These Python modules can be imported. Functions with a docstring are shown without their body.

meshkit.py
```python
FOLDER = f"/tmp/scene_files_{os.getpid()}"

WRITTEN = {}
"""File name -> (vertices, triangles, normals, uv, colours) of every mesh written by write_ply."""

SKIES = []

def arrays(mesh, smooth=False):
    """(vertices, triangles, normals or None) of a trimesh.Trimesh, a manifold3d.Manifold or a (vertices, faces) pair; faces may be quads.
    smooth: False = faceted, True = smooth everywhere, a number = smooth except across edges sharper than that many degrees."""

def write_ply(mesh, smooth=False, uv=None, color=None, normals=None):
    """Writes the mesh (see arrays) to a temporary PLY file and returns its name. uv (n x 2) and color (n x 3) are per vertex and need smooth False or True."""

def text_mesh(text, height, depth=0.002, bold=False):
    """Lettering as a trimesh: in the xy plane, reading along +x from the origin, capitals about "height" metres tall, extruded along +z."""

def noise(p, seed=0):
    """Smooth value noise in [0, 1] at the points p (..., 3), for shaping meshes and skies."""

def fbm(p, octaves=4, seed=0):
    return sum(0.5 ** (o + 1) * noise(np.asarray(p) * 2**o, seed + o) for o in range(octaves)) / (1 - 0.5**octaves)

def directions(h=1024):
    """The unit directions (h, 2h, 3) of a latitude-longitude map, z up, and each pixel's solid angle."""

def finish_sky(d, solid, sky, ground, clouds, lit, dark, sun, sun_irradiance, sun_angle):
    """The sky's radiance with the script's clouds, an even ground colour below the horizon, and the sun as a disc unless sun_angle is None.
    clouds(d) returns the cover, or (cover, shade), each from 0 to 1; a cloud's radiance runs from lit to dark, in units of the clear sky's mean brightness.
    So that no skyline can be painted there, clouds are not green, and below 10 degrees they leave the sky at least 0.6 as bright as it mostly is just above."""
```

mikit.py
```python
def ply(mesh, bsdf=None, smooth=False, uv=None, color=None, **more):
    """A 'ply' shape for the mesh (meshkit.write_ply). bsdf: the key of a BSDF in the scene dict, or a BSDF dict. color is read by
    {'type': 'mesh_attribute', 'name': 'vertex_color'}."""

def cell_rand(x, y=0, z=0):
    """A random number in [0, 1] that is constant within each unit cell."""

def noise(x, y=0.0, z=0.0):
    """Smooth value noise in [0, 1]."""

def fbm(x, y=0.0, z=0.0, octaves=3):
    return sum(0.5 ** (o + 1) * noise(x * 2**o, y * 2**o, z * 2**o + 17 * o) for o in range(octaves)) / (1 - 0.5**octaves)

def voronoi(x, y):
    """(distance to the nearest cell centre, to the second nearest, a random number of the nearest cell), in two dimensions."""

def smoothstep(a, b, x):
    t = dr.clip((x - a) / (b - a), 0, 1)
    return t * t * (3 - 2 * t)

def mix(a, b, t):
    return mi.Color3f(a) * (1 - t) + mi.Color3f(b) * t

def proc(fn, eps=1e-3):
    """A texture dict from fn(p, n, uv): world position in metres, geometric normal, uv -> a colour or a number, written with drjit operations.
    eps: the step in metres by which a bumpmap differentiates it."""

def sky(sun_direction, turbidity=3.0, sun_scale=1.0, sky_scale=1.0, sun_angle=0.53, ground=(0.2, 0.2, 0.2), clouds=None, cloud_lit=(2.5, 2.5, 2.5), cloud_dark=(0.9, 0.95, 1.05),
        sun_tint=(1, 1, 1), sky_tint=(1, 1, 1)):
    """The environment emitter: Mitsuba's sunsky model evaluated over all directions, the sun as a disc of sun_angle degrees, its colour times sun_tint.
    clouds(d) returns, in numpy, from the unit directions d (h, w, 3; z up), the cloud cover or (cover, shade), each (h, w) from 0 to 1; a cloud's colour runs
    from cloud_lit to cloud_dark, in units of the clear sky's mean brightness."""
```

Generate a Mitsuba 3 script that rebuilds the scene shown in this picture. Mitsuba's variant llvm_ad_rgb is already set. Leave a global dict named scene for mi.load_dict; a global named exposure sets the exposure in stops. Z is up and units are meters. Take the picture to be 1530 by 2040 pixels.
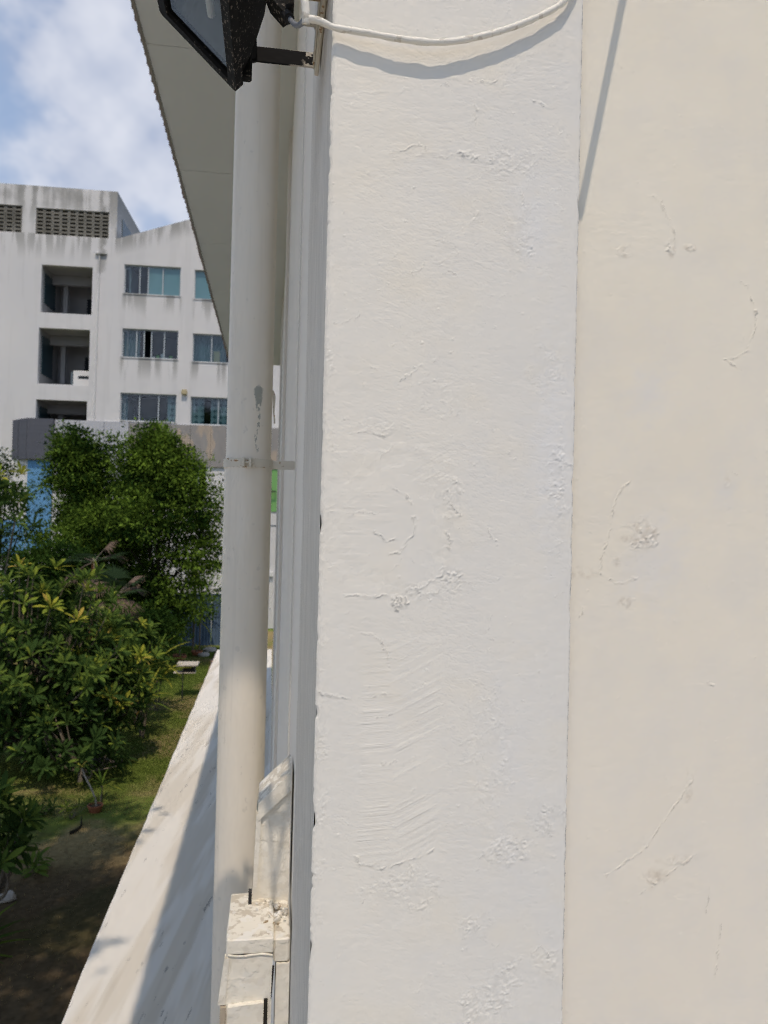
import math, random
import numpy as np, trimesh, drjit as dr, mitsuba as mi, mikit, meshkit
from mikit import proc, fbm, noise, smoothstep, mix, voronoi, cell_rand
from shapely.geometry import Polygon, box as sbox
T = mi.ScalarTransform4f
rng = np.random.default_rng(7)
random.seed(7)
scene, labels = {}, {}

# ---------------------------------------------------------------- camera, sky, exposure
exposure = 1.23
scene['camera'] = {'type': 'thinlens', 'fov': 53.07, 'fov_axis': 'x', 'aperture_radius': 0.0011, 'focus_distance': 0.86,
                   'near_clip': 0.01, 'far_clip': 1000.0,
                   'to_world': T().look_at(origin=[0, 0, 0], target=[0.1438, 0.9895, 0.0132], up=[-0.0253, -0.0097, 0.9996])}
SUN_EL, SUN_AZ = math.radians(62.0), math.radians(-0.3)
SUN = [math.sin(SUN_AZ) * math.cos(SUN_EL), -math.cos(SUN_AZ) * math.cos(SUN_EL), math.sin(SUN_EL)]


def cloud_cover(d):
    el = np.arcsin(np.clip(d[..., 2], -1, 1))
    az = np.arctan2(d[..., 0], d[..., 1])
    wv = [meshkit.fbm(d * 7.0 + k, 4, 31 + int(k)) - 0.5 for k in (0.0, 9.0)]          # ragged outlines
    puff = meshkit.fbm(d * 21.0 + [2.0, 5.0, 0.0], 5, 23)
    big = meshkit.fbm(d * 3.0 + [1.0, 7.0, 2.0], 3, 11)

    def heap(a, e, ra, re):                       # one cumulus heap of the day's sky
        return 1.22 - np.hypot((az - a + 0.16 * wv[0]) / ra, (el - e + 0.14 * wv[1]) / re)
    h = np.maximum.reduce([heap(-0.215, 0.53, 0.16, 0.12), heap(-0.265, 0.47, 0.14, 0.09), heap(-0.17, 0.44, 0.15, 0.11), heap(-0.24, 0.39, 0.13, 0.08), heap(-0.12, 0.30, 0.08, 0.05), heap(0.5, 0.6, 0.3, 0.2), heap(-0.9, 0.5, 0.35, 0.2), heap(2.0, 0.6, 0.5, 0.2), heap(-2.3, 0.5, 0.5, 0.2)])
    body = np.clip((h + (puff - 0.5) * 1.1) / 0.75, 0, 1)
    body = body * body * (3 - 2 * body)
    veil = np.clip((0.78 - el) / 0.60, 0, 1) * 0.66 + 0.10 + (big - 0.5) * 0.25
    cover = np.clip(veil + (0.90 - veil) * body, 0, 0.90)
    shade = np.clip(1.0 - body * 0.62 - (puff - 0.46) * 1.7, 0, 1)
    return cover, shade


scene['sky'] = mikit.sky(SUN, turbidity=3, sun_scale=0.72, sky_scale=2.25, sun_tint=(0.98, 1.0, 1.05), sky_tint=(1.04, 1.0, 0.93), ground=(0.17, 0.165, 0.13), clouds=cloud_cover, cloud_lit=(1.58, 1.62, 1.78), cloud_dark=(0.95, 1.06, 1.36))
labels['sky'] = {'kind': 'structure'}

# ---------------------------------------------------------------- helpers
counts = {}


def numbered(base):
    n = counts.get(base, -1) + 1
    counts[base] = n
    return base if n == 0 else f'{base}_{n:03d}'


def put(name, mesh, mat, parent=None, smooth=False, color=None, **more):
    key = numbered((parent + '__' if parent else '') + name)
    scene[key] = mikit.ply(mesh, mat, smooth=smooth, color=color, **more)
    return key


def tag(key, label=None, cat=None, group=None, kind=None):
    d = labels.setdefault(key, {})
    for k, v in (('label', label), ('category', cat), ('group', group), ('kind', kind)):
        if v:
            d[k] = v
    return key


def thing(name, label, cat, group=None):
    key = numbered(name)
    return tag(key, label, cat, group)


def again(shape, key, m):
    scene[key] = {**shape, 'to_world': T(np.asarray(m, float).tolist())}


def bx(x0, x1, y0, y1, z0, z1):
    m = trimesh.creation.box(extents=(x1 - x0, y1 - y0, z1 - z0))
    m.apply_translation(((x0 + x1) / 2, (y0 + y1) / 2, (z0 + z1) / 2))
    return m


def cham(x0, x1, y0, y1, z0, z1, c=0.004):
    """A box with chamfered edges."""
    p = []
    for sx in (0, 1):
        for sy in (0, 1):
            for sz in (0, 1):
                v = np.array([(x0, x1)[sx], (y0, y1)[sy], (z0, z1)[sz]], float)
                d = np.array([(c, -c)[sx], (c, -c)[sy], (c, -c)[sz]])
                for k in range(3):
                    q = v + d
                    q[k] = v[k]
                    p.append(q)
    return trimesh.Trimesh(np.array(p)).convex_hull


def cat(ms):
    return trimesh.util.concatenate(ms)


def tube(pts, r, sides=10, caps=True):
    pts = np.asarray(pts, float)
    r = np.broadcast_to(np.asarray(r, float), (len(pts),))
    t = np.gradient(pts, axis=0)
    t /= np.linalg.norm(t, axis=1, keepdims=True)
    ref = np.array([0, 0, 1.0]) if abs(t[0][2]) < 0.9 else np.array([1.0, 0, 0])
    V, a = [], np.linspace(0, 2 * np.pi, sides, endpoint=False)
    for p, d, rr in zip(pts, t, r):
        u = np.cross(d, ref)
        u /= np.linalg.norm(u)
        w = np.cross(d, u)
        ref = -np.cross(d, u) if False else ref
        V.append(p + rr * (np.cos(a)[:, None] * u + np.sin(a)[:, None] * w))
    V = np.vstack(V)
    F = []
    for i in range(len(pts) - 1):
        for k in range(sides):
            k2 = (k + 1) % sides
            F += [[i * sides + k, (i + 1) * sides + k, i * sides + k2], [i * sides + k2, (i + 1) * sides + k, (i + 1) * sides + k2]]
    if caps:
        n = len(V)
        V = np.vstack([V, pts[0], pts[-1]])
        e = (len(pts) - 1) * sides
        for k in range(sides):
            k2 = (k + 1) % sides
            F += [[n, k, k2], [n + 1, e + k2, e + k]]
    m = trimesh.Trimesh(V, np.array(F), process=False)
    return m


def spline(pts, n):
    from scipy.interpolate import CubicSpline
    pts = np.asarray(pts, float)
    d = np.r_[0, np.cumsum(np.linalg.norm(np.diff(pts, axis=0), axis=1))]
    return CubicSpline(d, pts)(np.linspace(0, d[-1], n))


def lathe(profile, sides=28):
    """Profile of (radius, z) points turned about z."""
    pr = np.asarray(profile, float)
    a = np.linspace(0, 2 * np.pi, sides, endpoint=False)
    V = np.stack([np.outer(pr[:, 0], np.cos(a)), np.outer(pr[:, 0], np.sin(a)), np.repeat(pr[:, 1:2], sides, 1)], -1).reshape(-1, 3)
    F = []
    for i in range(len(pr) - 1):
        for k in range(sides):
            k2 = (k + 1) % sides
            F += [[i * sides + k, i * sides + k2, (i + 1) * sides + k], [i * sides + k2, (i + 1) * sides + k2, (i + 1) * sides + k]]
    return trimesh.Trimesh(V, np.array(F), process=False)


def grid_faces(nu, nv):
    i = np.arange(nu * nv).reshape(nv, nu)
    a, b, c, d = i[:-1, :-1].ravel(), i[:-1, 1:].ravel(), i[1:, 1:].ravel(), i[1:, :-1].ravel()
    return np.vstack([np.stack([a, b, c], 1), np.stack([a, c, d], 1)])


def axis_pts(lo, hi, d, far_lo, far_hi, n=5):
    return np.r_[np.linspace(far_lo, lo, n)[:-1], np.arange(lo, hi, d), np.linspace(hi, far_hi, n)]


# ---------------------------------------------------------------- materials
def rgb(*c):
    return {'type': 'rgb', 'value': list(c)}


VC = {'type': 'mesh_attribute', 'name': 'vertex_color'}


def pr(color, rough=0.6, metal=0.0, spec=0.4):
    return {'type': 'twosided', 'b': {'type': 'principled', 'base_color': color, 'roughness': rough, 'metallic': metal, 'specular': spec}}


def bumped(inner, fn, scale, eps=0.0006):
    inner = inner['b'] if inner.get('type') == 'twosided' else inner
    return {'type': 'twosided', 'b': {'type': 'bumpmap', 'arbitrary': proc(fn, eps), 'scale': scale, 'nested': inner}}


def trowel(p, x0, x1, z0, z1, slope, f):
    m = smoothstep(x0, x0 + 0.006, p.x) * (1 - smoothstep(x1 - 0.006, x1, p.x)) * smoothstep(z0, z0 + 0.02, p.z) * (1 - smoothstep(z1 - 0.02, z1, p.z))
    t, l = p.z - slope * p.x, p.x + slope * p.z
    return m * (smoothstep(0.52, 0.72, noise(t * f, l * 9.0, slope)) + 0.6 * smoothstep(0.55, 0.8, noise(t * f * 2.3, l * 14.0, slope + 3.0)))


def plaster_bump(p, n, uv):
    a, b, c = 0.83 * p.x + 0.31 * p.y + 0.46 * p.z, -0.41 * p.x + 0.52 * p.y + 0.75 * p.z, 0.38 * p.x - 0.8 * p.y + 0.47 * p.z
    g = fbm(a * 520, b * 520, c * 520, 2) + 0.5 * fbm(b * 1100, c * 1100, a * 1100, 2) + 0.7 * fbm(c * 190, a * 190, b * 190, 2)
    st = trowel(p, 0.094, 0.131, -0.35, -0.12, 0.06, 420) + trowel(p, 0.131, 0.184, -0.345, -0.125, 0.50, 380) + 0.6 * trowel(p, 0.066, 0.128, -0.055, 0.045, 0.02, 300) + 0.8 * trowel(p, 0.145, 0.19, 0.03, 0.09, 0.6, 380)
    e1 = smoothstep(1.15, 0.75, dr.sqrt(dr.square((p.x - 0.122) / 0.066) + dr.square((p.z - 0.0) / 0.084)) + 0.5 * (fbm(a * 60, b * 60, c * 60, 3) - 0.5))
    e2 = smoothstep(0.084, 0.094, p.x) * (1 - smoothstep(0.178, 0.19, p.x)) * smoothstep(-0.36, -0.345, p.z) * (1 - smoothstep(-0.14, -0.115, p.z))
    return 0.95 * g * (1 - 0.75 * dr.maximum(e1, 0.7 * e2)) + st * 0.6 * smoothstep(0.35, 0.62, fbm(a * 34, b * 34, c * 34, 3))


scene['m_plaster'] = bumped(pr(VC, 0.62, 0, 0.35), plaster_bump, 0.00042, 0.0004)
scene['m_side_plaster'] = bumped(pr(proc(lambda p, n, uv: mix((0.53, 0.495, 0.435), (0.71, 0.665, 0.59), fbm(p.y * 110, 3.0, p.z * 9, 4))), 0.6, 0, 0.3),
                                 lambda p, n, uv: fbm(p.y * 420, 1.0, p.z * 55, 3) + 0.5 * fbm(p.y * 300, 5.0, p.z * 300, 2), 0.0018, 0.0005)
scene['m_house_wall'] = pr(proc(lambda p, n, uv: mix((0.64, 0.60, 0.535), (0.71, 0.675, 0.61), fbm(p.x * 2, p.y * 1.3, p.z * 0.6, 3))), 0.65, 0, 0.3)
scene['m_soffit'] = pr(proc(lambda p, n, uv: mix((0.62, 0.635, 0.61), (0.66, 0.675, 0.65), fbm(p.x * 1.5, p.y * 1.0, 0.0, 3))), 0.7, 0, 0.2)
scene['m_tile'] = bumped(pr(proc(lambda p, n, uv: mix((0.10, 0.045, 0.028), (0.21, 0.10, 0.06), fbm(p.x * 9, p.y * 9, p.z * 9, 3))), 0.8, 0, 0.2), lambda p, n, uv: fbm(p.x * 90, p.y * 90, p.z * 90, 2), 0.002, 0.003)
scene['m_fascia'] = pr(rgb(0.25, 0.23, 0.20), 0.6)


def pipe_color(p, n, uv):
    base = mix((0.69, 0.635, 0.54), (0.74, 0.69, 0.60), fbm(p.x * 14, p.y * 14, p.z * 5, 3))
    # peeled streak down the joint: grey primer shows
    cx = -0.040 + 0.006 * (noise(p.z * 60, 2.0) - 0.5) + (p.z - 0.22) * 0.02
    w = 0.0035 + 0.009 * smoothstep(0.24, 0.315, p.z) * (1 - smoothstep(0.312, 0.322, p.z))
    m = (1 - smoothstep(w * 0.6, w, dr.abs(p.x - cx))) * smoothstep(0.155, 0.17, p.z) * (1 - smoothstep(0.315, 0.325, p.z))
    m = m * smoothstep(0.44, 0.56, fbm(p.x * 330, p.y * 90, p.z * 110, 4) + 0.30 * smoothstep(0.26, 0.29, p.z))
    base = mix(base, (0.27, 0.29, 0.26), m * 0.85)
    # warm tone of bounced light painted along the right flank, in uneven streaks
    yl = smoothstep(-0.030, -0.012, p.x) * (0.35 + 0.65 * fbm(p.x * 30, 1.0, p.z * 7, 3))
    drip = smoothstep(0.60, 0.74, fbm(p.x * 95, p.y * 95, p.z * 2.2, 3)) * 0.10
    base = mix(base, (0.47, 0.43, 0.36), drip)
    scuff = smoothstep(0.70, 0.76, fbm(p.x * 70, p.y * 70, p.z * 42, 4)) * 0.25
    base = mix(base, (0.42, 0.40, 0.36), scuff)
    return mix(base, (0.56, 0.50, 0.37), yl * 0.55)


def pipe_bump(p, n, uv):
    chips = smoothstep(0.66, 0.74, fbm(p.x * 60, p.y * 60, p.z * 60, 3))
    return fbm(p.x * 120, p.y * 120, p.z * 60, 3) * 0.35 + chips


scene['m_pipe'] = bumped(pr(proc(pipe_color), 0.42, 0, 0.4), pipe_bump, 0.0006, 0.001)
scene['m_cream_metal'] = bumped(pr(proc(lambda p, n, uv: mix((0.60, 0.56, 0.47), (0.33, 0.19, 0.09), smoothstep(0.66, 0.72, fbm(p.x * 130, p.y * 130, p.z * 130, 3)))), 0.5), lambda p, n, uv: fbm(p.x * 250, p.y * 250, p.z * 250, 2), 0.0006, 0.0006)


def timber_color(p, n, uv):
    base = mix((0.69, 0.65, 0.56), (0.76, 0.735, 0.665), fbm(p.x * 22, p.y * 22, p.z * 16, 3))
    up = smoothstep(0.55, 0.8, n.z)
    near_wall = smoothstep(0.0, 0.045, p.x) * smoothstep(1.38, 1.44, p.y)
    f = fbm(p.x * 75, p.y * 75, p.z * 75, 4)
    grime = smoothstep(0.50, 0.66, f + 0.13 * up * smoothstep(1.40, 1.5, p.y) + 0.07 * near_wall)
    base = mix(base, (0.30, 0.235, 0.15), grime * (0.14 + 0.34 * up))
    flake = smoothstep(0.62, 0.65, fbm(p.x * 40 + 9, p.y * 40, p.z * 40, 4)) * (0.3 + 0.7 * up)
    return mix(base, (0.75, 0.74, 0.71), flake * 0.7)


def timber_bump(p, n, uv):
    f = fbm(p.x * 55, p.y * 55, p.z * 40, 4)
    return smoothstep(0.56, 0.6, f) + 0.4 * fbm(p.x * 260, p.y * 260, p.z * 90, 3)


scene['m_timber'] = bumped(pr(proc(timber_color), 0.55, 0, 0.35), timber_bump, 0.0008, 0.0007)
scene['m_bare_wood'] = bumped(pr(proc(lambda p, n, uv: mix((0.26, 0.21, 0.16), (0.46, 0.40, 0.31), fbm(p.x * 500, p.y * 200, p.z * 16, 3))), 0.85), lambda p, n, uv: fbm(p.x * 500, p.y * 200, p.z * 16, 3), 0.001, 0.0006)
scene['m_gap'] = pr(rgb(0.03, 0.028, 0.025), 0.9, 0, 0.1)
scene['m_debris'] = bumped(pr(proc(lambda p, n, uv: mix((0.36, 0.28, 0.19), (0.70, 0.65, 0.56), smoothstep(0.42, 0.56, fbm(p.x * 90, p.y * 90, p.z * 90, 3)))), 0.9, 0, 0.1), lambda p, n, uv: fbm(p.x * 190, p.y * 190, p.z * 190, 3), 0.002, 0.0007)


def lamp_color(p, n, uv):
    f = fbm(p.x * 330, p.y * 330, p.z * 330, 4)
    low = smoothstep(0.78, 0.69, p.z * 1.17)
    chip = smoothstep(0.69, 0.77, f + 0.07 * low)
    return mix((0.012, 0.012, 0.012), (0.22, 0.19, 0.16), chip * 0.7)


scene['m_lamp_black'] = bumped(pr(proc(lamp_color), 0.7, 0, 0.12), lambda p, n, uv: fbm(p.x * 190, p.y * 190, p.z * 190, 3), 0.0012, 0.0006)


def arm_color(p, n, uv):
    e = p.x + 0.02 * (fbm(p.x * 130, p.y * 130, p.z * 130, 3) - 0.5)
    t = smoothstep(0.006, 0.010, e) * smoothstep(0.5, 0.75, dr.abs(n.z)) + smoothstep(0.022, 0.036, e) * smoothstep(0.52, 0.58, fbm(p.x * 190, p.y * 190, p.z * 190, 2))
    return mix((0.014, 0.014, 0.015), (0.55, 0.51, 0.44), dr.clip(t, 0, 1))


scene['m_arm'] = bumped(pr(proc(arm_color), 0.75, 0, 0.1), lambda p, n, uv: fbm(p.x * 220, p.y * 220, p.z * 220, 3), 0.001, 0.0006)
scene['m_lamp_glass'] = {'type': 'thindielectric', 'int_ior': 1.5, 'specular_reflectance': rgb(0.32, 0.33, 0.33), 'specular_transmittance': rgb(0.8, 0.82, 0.82)}
scene['m_reflector'] = pr(proc(lambda p, n, uv: mix((0.10, 0.11, 0.11), (0.17, 0.18, 0.18), fbm(p.x * 20, p.y * 60, p.z * 20, 3))), 0.35, 0.35)
scene['m_white_ceramic'] = pr(rgb(0.75, 0.74, 0.70), 0.4)
scene['m_rust'] = bumped(pr(proc(lambda p, n, uv: mix((0.16, 0.075, 0.03), (0.42, 0.27, 0.13), fbm(p.x * 160, p.y * 160, p.z * 160, 3))), 0.85), lambda p, n, uv: fbm(p.x * 260, p.y * 260, p.z * 260, 2), 0.0012, 0.0006)
scene['m_cable_white'] = bumped(pr(proc(lambda p, n, uv: mix((0.70, 0.675, 0.61), (0.44, 0.39, 0.31), smoothstep(0.60, 0.68, fbm(p.x * 110, p.y * 110, p.z * 110, 3)) * 0.6)), 0.5, 0, 0.4), lambda p, n, uv: fbm(p.x * 200, p.y * 200, p.z * 200, 3), 0.0012, 0.0005)
scene['m_cable_grey'] = pr(rgb(0.16, 0.17, 0.19), 0.45)
scene['m_black_plastic'] = pr(rgb(0.015, 0.015, 0.016), 0.5)


def ledge_color(p, n, uv):
    a = 0.13                                            # rain runs along the ledge, slightly slanting
    u, v = p.x - a * p.y, p.y
    f = fbm(u * 5.0, v * 0.45, 1.0, 4)
    g = fbm(u * 9.0 + 7, v * 0.7, 5.0, 3)
    base = mix((0.60, 0.56, 0.485), (0.68, 0.655, 0.60), smoothstep(0.40, 0.62, f))
    base = mix(base, (0.46, 0.42, 0.35), smoothstep(0.55, 0.75, g) * 0.35)
    fleck = smoothstep(0.73, 0.80, fbm(u * 40, v * 4.2, 2.0, 3)) * smoothstep(0.45, 0.6, g)
    return mix(base, (0.20, 0.19, 0.17), fleck * 0.75)


scene['m_ledge'] = bumped(pr(proc(ledge_color), 0.6, 0, 0.35), lambda p, n, uv: fbm((p.x - 0.13 * p.y) * 16, p.y * 1.4, 0.0, 4), 0.012, 0.01)

FA = math.radians(2.1)
FE, FN, FO = np.array([math.cos(FA), -math.sin(FA), 0]), np.array([math.sin(FA), math.cos(FA), 0]), np.array([-8.0, 46.0, 0])
WINDOWS = [(-0.81, 2.38, 12.88, 14.56), (-0.83, 2.34, 9.18, 10.85), (-0.84, 2.33, 5.50, 7.12), (3.17, 6.35, 12.78, 14.48), (3.16, 6.34, 9.10, 10.75), (3.13, 6.32, 5.44, 7.05)]


def facade_color(p, n, uv):
    s = (p.x + 8.0) * math.cos(FA) - (p.y - 46.0) * math.sin(FA)
    z = p.z
    c = mix((0.585, 0.585, 0.595), (0.655, 0.645, 0.635), fbm(s * 0.4, 0.0, z * 0.3, 3))
    run = fbm(s * 3.2, 3.0, z * 0.22, 4)
    blotch = fbm(s * 1.3, 9.0, z * 1.1, 4)
    d = smoothstep(15.2, 18.6, z) * (1 - smoothstep(-1.2, -1.0, s)) * 0.75 * smoothstep(0.30, 0.62, 0.6 * run + 0.4 * blotch)
    top = 16.45 + 0.343 * s
    d = dr.maximum(d, smoothstep(1.3, 0.1, dr.abs(top - z)) * smoothstep(-1.9, -1.2, s) * 0.7 * smoothstep(0.36, 0.62, run))
    d = dr.maximum(d, 0.07 * smoothstep(0.5, 0.68, run))
    for (a, b, lo, hi) in WINDOWS:
        inside = smoothstep(a - 0.2, a + 0.05, s) * (1 - smoothstep(b - 0.05, b + 0.2, s))
        below = smoothstep(lo - 1.3 - 0.6 * noise(s * 2.0, lo), lo - 0.05, z) * (1 - smoothstep(lo, lo + 0.05, z))
        d = dr.maximum(d, inside * below * 0.65 * smoothstep(0.44, 0.66, run))
    d = dr.maximum(d, (1 - smoothstep(0.05, 0.35, dr.abs(s + 2.0 + 0.15 * noise(z, 4.0)))) * smoothstep(12.0, 15.6, z) * 0.75 * smoothstep(0.35, 0.6, blotch))
    d = dr.maximum(d, smoothstep(14.2, 16.0, z) * (1 - smoothstep(-1.9, -1.5, s)) * (1 - smoothstep(16.0, 16.1, z)) * 0.6 * smoothstep(0.42, 0.6, run))
    return mix(c, (0.20, 0.20, 0.185), dr.clip(d, 0, 1))


scene['m_facade'] = pr(proc(facade_color), 0.75, 0, 0.25)
scene['m_vent_block'] = pr(proc(lambda p, n, uv: mix((0.13, 0.125, 0.105), (0.31, 0.30, 0.27), fbm(p.x * 2.2, p.y * 2.2, p.z * 1.3, 4))), 0.85, 0, 0.2)
scene['m_dark_room'] = pr(rgb(0.20, 0.20, 0.205), 0.9, 0, 0.1)
scene['m_lobby'] = pr(proc(lambda p, n, uv: mix((0.26, 0.26, 0.265), (0.36, 0.36, 0.36), fbm(p.x, p.y, p.z * 0.6, 3))), 0.8, 0, 0.2)
scene['m_night_room'] = pr(rgb(0.035, 0.042, 0.05), 0.9, 0, 0.1)
scene['m_pane'] = {'type': 'thindielectric', 'int_ior': 1.52, 'specular_transmittance': rgb(0.50, 0.62, 0.66)}
scene['m_dark_pane'] = {'type': 'twosided', 'b': {'type': 'principled', 'base_color': rgb(0.018, 0.045, 0.058), 'roughness': 0.12, 'specular': 0.5}}
scene['m_frame'] = pr(rgb(0.42, 0.46, 0.48), 0.4)
scene['m_frame_dark'] = pr(rgb(0.10, 0.13, 0.15), 0.4)
scene['m_blind'] = pr(rgb(0.40, 0.56, 0.56), 0.7)
scene['m_curtain'] = pr(proc(lambda p, n, uv: mix((0.06, 0.11, 0.13), (0.16, 0.25, 0.28), fbm(p.x * 5.0, p.y * 5.0, p.z * 0.4, 3))), 0.8)
scene['m_net'] = pr(proc(lambda p, n, uv: mix((0.06, 0.11, 0.13), (0.28, 0.36, 0.37), smoothstep(0.42, 0.58, dr.abs(dr.sin(p.x * 9.0)) * 0.5 + dr.abs(dr.sin(p.z * 9.0)) * 0.5))), 0.8)
scene['m_panel_dark'] = pr(proc(lambda p, n, uv: mix((0.075, 0.08, 0.10), (0.09, 0.095, 0.115), fbm(p.x, p.y, p.z * 9, 2))), 0.55)
scene['m_panel_light'] = pr(proc(lambda p, n, uv: mix((0.39, 0.40, 0.44), (0.45, 0.46, 0.49), fbm(p.x * 0.8, p.y, p.z * 0.8, 3))), 0.55)
scene['m_panel_stained'] = pr(proc(lambda p, n, uv: mix(mix((0.235, 0.225, 0.22), (0.29, 0.275, 0.26), fbm(p.x * 3, p.y, p.z * 0.5, 3)), (0.46, 0.36, 0.26), smoothstep(0.56, 0.7, fbm(p.x * 1.9, 2.0, p.z * 0.7, 3)) * 0.6)), 0.65)
scene['m_blue_paint'] = pr(rgb(0.11, 0.27, 0.48), 0.6)
scene['m_green_paint'] = pr(rgb(0.17, 0.38, 0.12), 0.6)
scene['m_yellow_lamp'] = pr(rgb(0.42, 0.36, 0.22), 0.5)
scene['m_white'] = pr(rgb(0.68, 0.68, 0.67), 0.5)


def ground_color(p, n, uv):
    f = fbm(p.x * 0.55, p.y * 0.40, 0.0, 4)
    g = fbm(p.x * 3.2, p.y * 3.2, 4.0, 4)
    h = fbm(p.x * 16, p.y * 16, 2.0, 3)
    green = mix((0.080, 0.115, 0.022), (0.13, 0.165, 0.040), g)
    tan = mix((0.16, 0.125, 0.058), (0.27, 0.215, 0.11), h)
    soil = mix((0.035, 0.025, 0.017), (0.085, 0.06, 0.038), h)
    dry = smoothstep(0.48, 0.70, f + 0.16 * smoothstep(-3.6, -2.0, p.x) + 0.14 * smoothstep(20.5, 18.0, p.y) + 0.18 * (g - 0.5))
    c = mix(green, tan, dry)
    bare = smoothstep(16.6, 14.2, p.y + 3.0 * (f - 0.5) + 1.5 * (g - 0.5)) * 0.85
    return mix(c, soil, dr.clip(bare, 0, 1))


scene['m_ground'] = bumped(pr(proc(ground_color), 0.95, 0, 0.05), lambda p, n, uv: fbm(p.x * 9, p.y * 9, 0.0, 4), 0.05, 0.02)
scene['m_added_paving'] = pr(proc(lambda p, n, uv: mix((0.36, 0.34, 0.30), (0.46, 0.44, 0.39), fbm(p.x * 0.7, p.y * 0.7, 0.0, 4))), 0.85, 0, 0.2)
scene['m_grass'] = {'type': 'principledthin', 'base_color': VC, 'roughness': 0.6, 'diff_trans': 0.7, 'spec_trans': 0.0}
scene['m_leaf'] = {'type': 'principledthin', 'base_color': VC, 'roughness': 0.30, 'diff_trans': 0.6, 'spec_trans': 0.0, 'eta': 1.45}
scene['m_bark'] = bumped(pr(proc(lambda p, n, uv: mix((0.10, 0.08, 0.06), (0.24, 0.21, 0.17), fbm(p.x * 9, p.y * 9, p.z * 5, 3))), 0.9, 0, 0.1), lambda p, n, uv: fbm(p.x * 40, p.y * 40, p.z * 15, 3), 0.02, 0.01)
scene['m_dark_bark'] = pr(rgb(0.045, 0.036, 0.028), 0.9, 0, 0.1)
scene['m_red_trunk'] = pr(rgb(0.16, 0.07, 0.03), 0.85)
scene['m_terracotta'] = pr(proc(lambda p, n, uv: mix((0.26, 0.085, 0.04), (0.38, 0.15, 0.08), fbm(p.x * 22, p.y * 22, p.z * 22, 3))), 0.8)
scene['m_stone'] = bumped(pr(proc(lambda p, n, uv: mix((0.30, 0.27, 0.23), (0.46, 0.42, 0.36), fbm(p.x * 8, p.y * 8, p.z * 8, 3))), 0.9), lambda p, n, uv: fbm(p.x * 30, p.y * 30, p.z * 30, 3), 0.01, 0.008)
scene['m_brick'] = pr(proc(lambda p, n, uv: mix((0.28, 0.17, 0.12), (0.45, 0.34, 0.26), fbm(p.x * 7, p.y * 7, p.z * 7, 3))), 0.9)
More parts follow.
